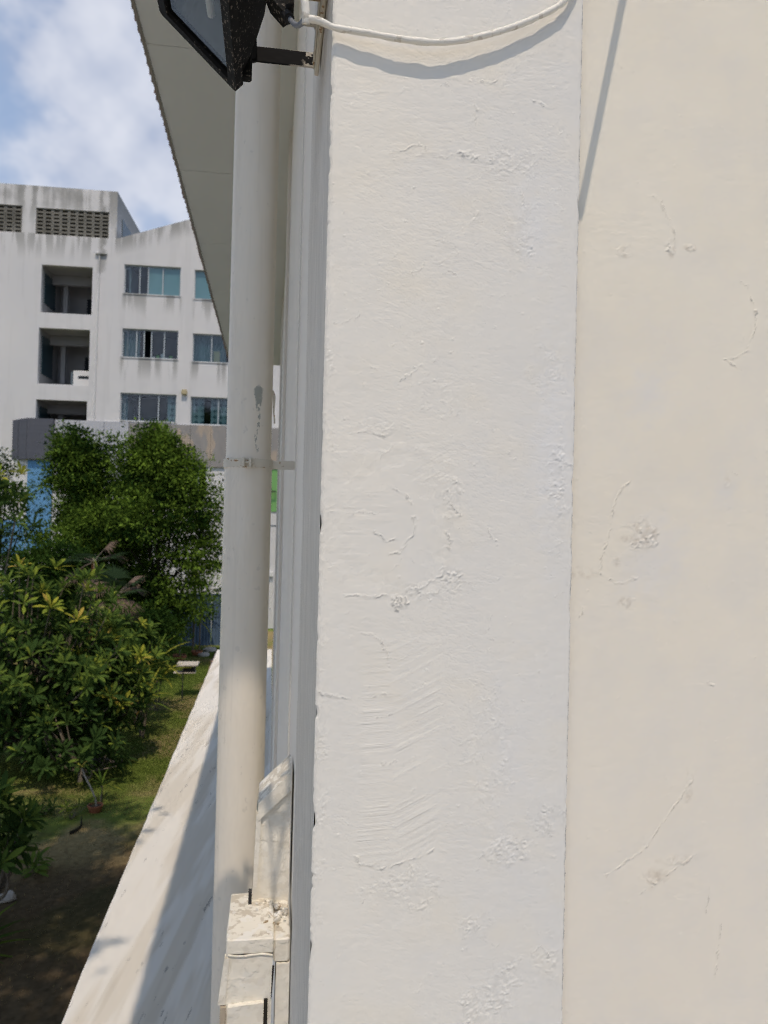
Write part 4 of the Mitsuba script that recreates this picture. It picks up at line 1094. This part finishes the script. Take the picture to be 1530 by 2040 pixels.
def branches(key, root, tips, r0, g, every=3):
    root = np.asarray(root, float)
    fork = root + np.array([0, 0, 0.25 * (np.mean(tips, 0)[2] - root[2])])
    put('trunk', tube(np.array([root - [0, 0, 0.15], (root + fork) / 2 + g.normal(0, 0.04, 3), fork]), [r0 * 1.2, r0, r0 * 0.85], 9), 'm_bark', key, 40)
    ms = []
    for t in tips[::every]:
        mid = fork * 0.45 + t * 0.55 + g.normal(0, 0.10, 3) - [0, 0, 0.15]
        ms.append(tube(spline([fork, mid, t], 7), np.linspace(r0 * 0.55, r0 * 0.16, 7), 6, False))
    for m in ms:
        put('branch', m, 'm_bark', key, 40)


def frangipani(label, base, centre, radii, n, size, seed, keep, yellow=0.12, leaves=(9, 14), face=None, dark=0.0, lowcut=-0.6, group=None):
    g = np.random.default_rng(seed)
    key = thing('frangipani_bush', label, 'bush', group)
    centre, radii = np.array(centre, float), np.array(radii, float)
    mats, tint, tips = [], [], []
    while len(tips) < n:
        v = g.normal(size=3)
        v /= np.linalg.norm(v)
        if v[2] < lowcut or (face is not None and v @ np.array(face) < -0.35):
            continue
        r = g.uniform(0.62, 1.04) if g.random() < 0.75 else g.uniform(0.35, 0.7)
        wob = 0.82 + 0.36 * meshkit.noise((v * 2.2 + seed)[None], seed)[0]
        p = centre + radii * v * r * wob
        if p[2] < GZ + 0.25 or p[0] > -1.9:
            continue
        tips.append(p)
        ax = v * [0.8, 0.8, 0.6] + [0, 0, 0.75] + g.normal(0, 0.25, 3)
        k = int(g.integers(*leaves))
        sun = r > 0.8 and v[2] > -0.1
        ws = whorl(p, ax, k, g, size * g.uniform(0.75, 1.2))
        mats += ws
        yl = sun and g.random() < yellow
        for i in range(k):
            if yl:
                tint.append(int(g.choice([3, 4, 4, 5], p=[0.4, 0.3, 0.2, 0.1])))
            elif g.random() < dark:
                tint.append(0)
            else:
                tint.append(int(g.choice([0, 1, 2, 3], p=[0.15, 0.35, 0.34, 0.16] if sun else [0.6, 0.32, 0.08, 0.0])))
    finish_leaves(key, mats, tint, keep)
    branches(key, base, np.array(tips), 0.07, g, 4)
    return key


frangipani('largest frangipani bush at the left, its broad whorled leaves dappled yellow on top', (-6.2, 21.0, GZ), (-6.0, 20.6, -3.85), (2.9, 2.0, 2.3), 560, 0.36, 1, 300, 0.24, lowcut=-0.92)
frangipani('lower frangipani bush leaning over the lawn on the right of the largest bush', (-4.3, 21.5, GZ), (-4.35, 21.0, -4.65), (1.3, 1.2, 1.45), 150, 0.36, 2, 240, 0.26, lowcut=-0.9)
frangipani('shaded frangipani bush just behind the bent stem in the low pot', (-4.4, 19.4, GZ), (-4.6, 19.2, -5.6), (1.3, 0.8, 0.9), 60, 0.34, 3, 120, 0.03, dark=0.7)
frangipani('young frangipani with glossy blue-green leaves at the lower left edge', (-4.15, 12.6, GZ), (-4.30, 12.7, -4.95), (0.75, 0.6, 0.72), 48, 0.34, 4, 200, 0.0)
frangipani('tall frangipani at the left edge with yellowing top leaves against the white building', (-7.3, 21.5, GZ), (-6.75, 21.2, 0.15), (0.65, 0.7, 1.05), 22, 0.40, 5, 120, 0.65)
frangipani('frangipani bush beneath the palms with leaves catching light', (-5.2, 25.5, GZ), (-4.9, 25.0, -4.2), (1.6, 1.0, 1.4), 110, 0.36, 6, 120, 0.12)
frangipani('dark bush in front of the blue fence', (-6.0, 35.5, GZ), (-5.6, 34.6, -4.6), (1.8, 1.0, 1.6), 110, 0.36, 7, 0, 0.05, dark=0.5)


def leafy_tree(label, base, lobes, n, lsize, seed, shades, bare=0.0, name='leafy_tree', catg='tree', trunk=0.16, group=None):
    """lobes: (centre, radius) clumps; leaves lie thick on each clump's outside."""
    g = np.random.default_rng(seed)
    key = thing(name, label, catg, group)
    wts = np.array([r ** 2 for _, r in lobes])
    wts /= wts.sum()
    P, D = [], []
    for (c, r), w in zip(lobes, wts):
        k = int(n * w)
        twigs = g.normal(size=(max(k // 16, 3), 3))
        twigs /= np.linalg.norm(twigs, axis=1, keepdims=True)
        rr = r * g.uniform(0.35, 1.05, (len(twigs), 1)) ** 0.6
        rr *= 0.7 + 0.6 * meshkit.noise(twigs * 2 + seed, seed)[:, None]
        rr = np.where(g.random(rr.shape) < 0.14, rr * g.uniform(1.1, 1.55, rr.shape), rr)
        tp = np.array(c) + twigs * rr * [1, 1, 0.85]
        idx = g.integers(0, len(twigs), k)
        spread = g.normal(0, 0.15, (k, 3)) * [1.35, 1.35, 0.5] + twigs[idx] * g.uniform(-0.1, 0.45, (k, 1)) * [1, 1, 0.7] + [0, 0, 0.10]
        P.append(tp[idx] + spread)
        D.append(twigs[idx])
    P, D = np.vstack(P), np.vstack(D)
    n = len(P)
    out = D + g.normal(0, 0.7, (n, 3))
    out[:, 2] -= 0.1
    out /= np.linalg.norm(out, axis=1, keepdims=True)
    up = np.array([0, 0, 1.0]) + g.normal(0, 0.45, (n, 3))
    y = np.cross(up, out)
    y /= np.linalg.norm(y, axis=1, keepdims=True) + 1e-9
    s = lsize * g.uniform(0.6, 1.3, (n, 1))
    z = np.cross(out, y)
    V = np.stack([P, P + out * s * 0.5 + y * s * 0.22 + z * s * 0.04, P + out * s, P + out * s * 0.5 - y * s * 0.22 + z * s * 0.04], 1).reshape(-1, 3)
    i = np.arange(n) * 4
    F = np.vstack([np.stack([i, i + 1, i + 2], 1), np.stack([i, i + 2, i + 3], 1)])
    clump = meshkit.noise(P * 1.3, seed + 2)
    t = np.clip(clump * 1.4 - 0.2 + g.normal(0, 0.22, n), 0, 1)[:, None]
    col = np.array(shades[0]) * (1 - t) + np.array(shades[1]) * t
    tag(put('crown', trimesh.Trimesh(V, F, process=False), 'm_leaf', key, False, np.repeat(col, 4, 0)), kind='stuff')
    base = np.array(base, float)
    top = np.mean([c for c, _ in lobes], 0)
    put('trunk', tube(spline([base - [0, 0, 0.2], base * 0.6 + top * 0.4 + g.normal(0, 0.1, 3), top], 9), np.linspace(trunk, trunk * 0.4, 9), 8), 'm_dark_bark', key, 40)
    for c, r in lobes[:24]:
        a = base * 0.5 + top * 0.5
        put('limb', tube(spline([a, (a + np.array(c)) / 2 + g.normal(0, 0.15, 3), np.array(c)], 6), np.linspace(trunk * 0.35, trunk * 0.10, 6), 6, False), 'm_dark_bark', key, 40)
    return key


def lobes_between(g, profile, n, r):
    """Clumps scattered in a crown given by (x, y, z, half-width) slices from bottom to top."""
    pr_ = np.array(profile, float)
    out = []
    for _ in range(n):
        t = g.uniform(0, len(pr_) - 1)
        k = min(int(t), len(pr_) - 2)
        x, y, z, w = pr_[k] + (pr_[k + 1] - pr_[k]) * (t - k)
        a, q = g.uniform(0, 2 * np.pi), math.sqrt(g.random())
        rr = r * g.uniform(0.45, 1.15) * min(1, 0.45 + w / 2.2)
        out.append(((x + math.cos(a) * q * max(w - rr * 0.6, 0.05), y + math.sin(a) * q * max(w - rr * 0.6, 0.05) * 0.8, z + g.normal(0, 0.15)), rr))
    return out


g = np.random.default_rng(11)
DK, LT = (0.018, 0.045, 0.011), (0.17, 0.27, 0.042)
leafy_tree('dense dark green tree with a leaning pointed top, left of its pair', (-8.3, 36.2, GZ), lobes_between(g, [(-8.0, 36, -5.4, 2.4), (-8.2, 36, -4.0, 3.0), (-8.2, 36, -2.4, 3.2), (-8.2, 36, -0.8, 2.6), (-8.2, 36, 0.6, 2.0), (-8.3, 36, 1.6, 1.3), (-8.7, 36, 2.5, 0.7), (-9.1, 36, 3.5, 0.2)], 62, 0.95) + [((-7.3, 36, 2.6), 0.6), ((-7.2, 36, 3.1), 0.35), ((-10.0, 36, 1.2), 0.4), ((-10.6, 36, 0.9), 0.35)], 66000, 0.19, 31, (DK, LT))
leafy_tree('dense dark green tree with a rounded top, right of its pair beside the downpipe', (-4.8, 34.2, GZ), lobes_between(g, [(-5.2, 34, -5.4, 2.3), (-4.9, 34, -4.0, 2.7), (-4.7, 34, -2.4, 3.0), (-4.7, 34, -0.8, 3.0), (-4.6, 34, 0.6, 2.2), (-4.7, 34, 1.5, 1.5), (-4.9, 34, 2.3, 0.9), (-5.0, 34, 3.1, 0.35)], 60, 0.95) + [((-3.9, 34, 2.3), 0.5), ((-2.6, 34, 0.9), 0.5), ((-2.5, 34, -0.2), 0.6), ((-6.2, 34, 2.3), 0.5)], 66000, 0.185, 32, (DK, (0.18, 0.28, 0.040)))
leafy_tree('thin airy tree at the left edge letting the white wall show through', (-11.8, 35.0, GZ), lobes_between(g, [(-11.4, 35, -3.0, 1.2), (-11.3, 35, -0.5, 1.3), (-11.5, 35, 1.2, 1.0), (-11.7, 35, 2.2, 0.3)], 22, 0.6), 5500, 0.17, 33, ((0.022, 0.045, 0.014), (0.06, 0.10, 0.025)))
leafy_tree('low dark hedge tree between the large bush and the pair of trees', (-7.8, 30.5, GZ), lobes_between(g, [(-8.2, 30.5, -4.6, 2.2), (-8.2, 30.5, -3.0, 2.0), (-8.4, 30.5, -1.8, 1.3)], 34, 0.8), 18000, 0.18, 34, (DK, (0.06, 0.11, 0.02)))
leafy_tree('leafy shrub in shade under the rounded tree', (-4.6, 31.0, GZ), lobes_between(g, [(-4.7, 31, -5.6, 0.9), (-4.7, 31, -4.6, 1.0), (-4.8, 31, -3.6, 0.7)], 16, 0.6), 7000, 0.17, 35, (DK, (0.055, 0.10, 0.02)), name='shrub', catg='shrub', trunk=0.06)
# tall tree standing left of the view: its shade dapples the garden floor
leafy_tree('tall spreading tree left of the view that shades the garden floor', (-9.5, 4.4, GZ), [((x - 0.7 + g.normal(0, .3), y - 1.1 + g.normal(0, .3), z), r) for x, y, z, r in ((-6.5, 3.5, 8.6, 1.7), (-4.6, 4.0, 9.0, 1.6), (-3.1, 3.6, 9.2, 1.35), (-6.4, 6.2, 8.9, 1.7), (-4.4, 6.6, 9.2, 1.7), (-3.0, 6.2, 9.4, 1.25), (-6.3, 8.8, 9.4, 1.6), (-4.6, 9.0, 9.5, 1.5), (-3.2, 8.5, 9.5, 1.15), (-8, 6, 9, 2.0), (-9.5, 4, 9.5, 2.0), (-9.5, 8, 10, 1.8), (-7.8, 9.8, 9.8, 1.3), (-5.2, 1.6, 8.6, 1.5), (-3.2, 1.6, 9.0, 1.2), (-7.5, 1.5, 8.8, 1.8))], 34000, 0.28, 36, (DK, LT), trunk=0.35)

# fan palms with some dead fronds
def fan_palm(label, top, base, radius, seed, n=13):
    g = np.random.default_rng(seed)
    key = thing('fan_palm', label, 'palm')
    top, base = np.array(top, float), np.array(base, float)
    put('trunk', tube(spline([base - [0, 0, .1], (top + base) / 2 + [0.05, 0, 0], top], 8), [0.10, 0.10, 0.095, 0.09, 0.09, 0.085, 0.08, 0.07], 10), 'm_red_trunk', key, 40)
    for i in range(n):
        az = i * 2.4 + g.uniform(-0.2, 0.2)
        el = g.uniform(0.1, 1.1) if i < n - 4 else g.uniform(-0.75, -0.1)
        dead = i >= n - 4 or (i % 5 == 3)
        d = np.array([math.cos(az) * math.cos(el), math.sin(az) * math.cos(el), math.sin(el)])
        s = np.cross(d, [0, 0, 1.0])
        s /= np.linalg.norm(s)
        u = np.cross(s, d)
        tip = top + d * radius * 0.5
        V, F = [], []
        for a in np.linspace(-1.25, 1.25, 22):
            b = d * math.cos(a) + s * math.sin(a)
            c = np.cross(u, b)
            r = radius * 0.72 * g.uniform(0.85, 1.05) * (0.75 + 0.25 * math.cos(a))
            drop = -0.16 * radius * (1 + (0.8 if dead else 0))
            k = len(V)
            V += [tip, tip + b * r * 0.45 + c * 0.030 * radius + [0, 0, drop * 0.15], tip + b * r * 0.45 - c * 0.030 * radius + [0, 0, drop * 0.15], tip + b * r + [0, 0, drop]]
            F += [[k, k + 1, k + 2], [k + 1, k + 3, k + 2]]
        col = np.array((0.21, 0.155, 0.12) if dead else (0.035, 0.062, 0.03)) * g.uniform(0.8, 1.3)
        fr = put('frond', trimesh.Trimesh(np.array(V), np.array(F), process=False), 'm_leaf', key, False, np.repeat(col[None], len(V), 0))
        put('stalk', tube([top, top + d * radius * 0.25 + [0, 0, 0.02], tip], [0.018, 0.014, 0.010], 6), 'm_bark', fr, 30)
        if dead:
            tag(fr, 'dry brown palm frond')
    return key


fan_palm('fan palm with grey-brown dead fronds, taller and left of the two palms', (-6.55, 30, -1.75), (-6.75, 30, GZ), 1.25, 51)
fan_palm('fan palm with a reddish trunk, lower and right of the two palms', (-5.30, 28, -2.75), (-5.55, 28, GZ), 1.2, 52)

SV, SF = leaf_mesh(1.0, 0.085, 0.55, 0.35, 7, 0.9)
strap_cols = [(0.055, 0.10, 0.022), (0.12, 0.18, 0.03), (0.32, 0.32, 0.05), (0.40, 0.25, 0.06)]
strap_shapes = [colored(SV, SF, c) for c in strap_cols]


def rosette(key, p, n, size, g, tints, lo=0.15, hi=1.3, part='leaf'):
    for m in whorl(np.array(p, float), np.array([g.normal(0, .1), g.normal(0, .1), 1.0]), n, g, size, lo, hi):
        again(strap_shapes[int(g.choice(len(tints), p=tints))], numbered(f'{key}__{part}'), m)


g = np.random.default_rng(21)
for lab, x, y, z, n, sz in (('strappy yellow-green plant at the lawn edge, nearest of three clumps', -3.70, 23.2, GZ + 1.0, 40, 0.95), ('strappy plant with orange-tipped leaves, middle of three clumps', -3.95, 24.4, GZ + 1.35, 40, 1.05), ('strappy green plant, farthest of three clumps by the bird table', -3.75, 26.4, GZ + 1.25, 36, 1.0)):
    k = thing('strap_leaf_plant', lab, 'plant', None)
    for q in range(3):
        o = np.array([g.uniform(-0.3, 0.3), g.uniform(-0.3, 0.3), g.uniform(-0.45, 0.25)])
        put('stem', tube([(x + o[0] * 0.6, y + o[1] * 0.6, GZ - 0.05), (x + o[0], y + o[1], z + o[2])], 0.03, 6), 'm_bark', k, 30)
        rosette(k, np.array([x, y, z]) + o, n // 2, sz * g.uniform(0.8, 1.1), g, [0.3, 0.38, 0.26, 0.06])
dc = thing('dracaena', 'dracaena with two thin pale stems and drooping leaf heads before the blue fence', 'plant')
for x, y, zt, sz, n in ((-3.60, 38.2, -2.55, 1.0, 44), (-3.30, 38.4, -2.95, 0.95, 30), (-3.55, 38.0, -2.9, 0.9, 24)):
    put('stem', tube(spline([(x - 0.05, y, GZ - .05), (x - 0.02, y, -4.8), (x, y, zt)], 7), 0.035, 7), 'm_bark', dc, 30)
    rosette(dc, (x, y, zt), n, sz, g, [0.62, 0.28, 0.08, 0.02], 0.3, 2.5)
d2 = thing('dracaena', 'small bright green dracaena rosette low in front of the blue fence', 'plant')
put('stem', tube([(-3.25, 37.6, GZ - .05), (-3.28, 37.6, -5.0)], 0.03, 7), 'm_bark', d2, 30)
rosette(d2, (-3.28, 37.6, -5.0), 18, 0.75, g, [0.15, 0.6, 0.25, 0.0], 0.3, 1.6)
b1 = thing('bent_stem_plant', 'bent bare stem with a few yellow leaves growing from the low pot', 'plant')
st = spline([(-3.60, 17.4, p1z - 0.02), (-3.66, 17.4, p1z + 0.25), (-3.85, 17.42, p1z + 0.62), (-3.93, 17.45, p1z + 0.8)], 12)
put('stem', tube(st, np.linspace(0.022, 0.014, 12), 8), 'm_stone', b1, 30)
for m in whorl(np.array([-3.93, 17.45, p1z + 0.80]), np.array([-0.3, 0, 1.0]), 8, g, 0.17, 0.5, 1.5):
    again(leaf_shapes[int(g.choice([3, 4, 5]))], numbered(b1 + '__leaf'), m)
r1 = thing('rosette_plant', 'green strap-leaved rosette just behind the low terracotta pot', 'plant')
rosette(r1, (-3.62, 18.0, GZ + 0.33), 16, 0.45, g, [0.6, 0.35, 0.05, 0.0], 0.3, 1.5)
put('stem', tube([(-3.62, 18.0, GZ - 0.05), (-3.62, 18.0, GZ + 0.35)], 0.025, 7), 'm_bark', r1, 30)
s2 = thing('potted_shrub', 'leafy shrub growing in the wide pot by the fence', 'shrub')
ms, ti = [], []
for _ in range(14):
    ms += whorl(np.array([-3.95, 35.6, p2z + 0.75]) + g.normal(0, 0.28, 3), np.array([g.normal(0, .5), g.normal(0, .5), 1]), 7, g, 0.26)
    ti += [int(g.choice([0, 1, 2])) for _ in range(7)]
finish_leaves(s2, ms, ti, 40)
put('stem', tube([(-3.95, 35.6, p2z - 0.03), (-3.95, 35.6, p2z + 0.8)], 0.03, 7), 'm_bark', s2, 30)
s3 = thing('potted_seedling', 'yellow-leaved seedling in the small pot', 'plant')
for m in whorl(np.array([-3.32, 36.8, p3z + 0.12]), np.array([0, 0, 1.0]), 9, g, 0.30, 0.3, 1.3):
    again(leaf_shapes[int(g.choice([3, 4, 4]))], numbered(s3 + '__leaf'), m)
put('stem', tube([(-3.32, 36.8, p3z - 0.02), (-3.32, 36.8, p3z + 0.14)], 0.02, 6), 'm_bark', s3, 30)
sg = thing('spider_plant', 'spiky grassy tuft in deep shade at the lower left edge', 'plant')
rosette(sg, (-4.12, 11.6, GZ + 0.05), 40, 0.75, g, [0.75, 0.25, 0.0, 0.0], 0.1, 1.4)
put('crown_base', lathe([(0.001, 0.12), (0.05, 0.06), (0.06, -0.05)], 10).apply_translation((-4.12, 11.6, GZ)), 'm_bark', sg, 30)
for lab, x, y, n, sz, tn in (('pale flowering seedling on the dirt patch left of the low pot', -4.02, 17.0, 10, 0.16, (2, 3, 3)), ('small dark seedling shrub left of the pale seedling', -4.75, 17.2, 16, 0.20, (0, 0, 1)), ('little seedling beneath the young frangipani in shade', -4.0, 14.6, 7, 0.28, (1, 2, 2))):
    k = thing('seedling', lab, 'seedling')
    z0 = float(gh(x, y))
    for q in range(n):
        p = np.array([x, y, z0 + 0.16]) + g.normal(0, [0.13, 0.13, 0.07])
        for m in whorl(p, np.array([g.normal(0, .5), g.normal(0, .5), 1]), 5, g, sz):
            again(leaf_shapes[int(g.choice(tn))], numbered(k + '__leaf'), m)
        put('stem', tube([(x, y, z0 - 0.02), p], [0.008, 0.004], 5, False), 'm_bark', k)
lg = thing('driftwood_log', 'grey twisted driftwood log lying under the dark bush', 'log')
q = spline([(-4.35, 20.3, GZ + 0.10), (-4.15, 20.35, GZ + 0.24), (-3.95, 20.4, GZ + 0.16), (-3.72, 20.6, GZ + 0.14)], 22)
m = tube(q, 0.085 + 0.035 * np.sin(np.linspace(0, 7, 22)), 10)
m.vertices += (meshkit.fbm(m.vertices * 9, 3, 5) - 0.5)[:, None] * 0.06
put('stem', m, 'm_driftwood', lg, 50)
put('root_stub', tube(spline([(-4.3, 20.3, GZ + 0.12), (-4.42, 20.25, GZ + 0.30), (-4.38, 20.2, GZ + 0.40)], 8), np.linspace(0.05, 0.02, 8), 8), 'm_driftwood', lg, 40)
ed = thing('garden_edging', 'short curved strip of black edging standing in the dirt patch', 'edging')
a = np.linspace(-0.9, 0.55, 16)
ex, ey = -4.08 + 0.36 * np.cos(a), 16.55 + 0.42 * np.sin(a)
V = np.vstack([np.stack([ex, ey, np.full(16, GZ - 0.03)], 1), np.stack([ex, ey, GZ + 0.06 + 0.10 * np.clip((a - 0.1) / 0.45, 0, 1)], 1)])
m = trimesh.Trimesh(V, grid_faces(16, 2), process=False)
m2 = trimesh.Trimesh(V * [1, 1, 1] + [0.012, 0.0, 0], grid_faces(16, 2)[:, ::-1], process=False)
put('strip', cat([m, m2]), 'm_dark_iron', ed, True)
for lab, x, y, r in (('pale lump of stone on the shaded soil near the ledge', -4.2, 13.6, 0.13), ('brown stone beside the brick edging', -3.0, 36.5, 0.22), ('reddish stone behind the small pot', -2.85, 38.0, 0.25)):
    k = thing('stone', lab, 'stone')
    m = trimesh.creation.icosphere(3, r)
    m.vertices = m.vertices * [1.3, 1, 0.55] + (meshkit.fbm(m.vertices * 6 / r * 0.2 + x, 3, 9) - 0.5)[:, None] * r * 0.8
    m.apply_translation((x, y, float(gh(x, y)) + r * 0.2))
    scene[k] = mikit.ply(m, 'm_stone', smooth=40)
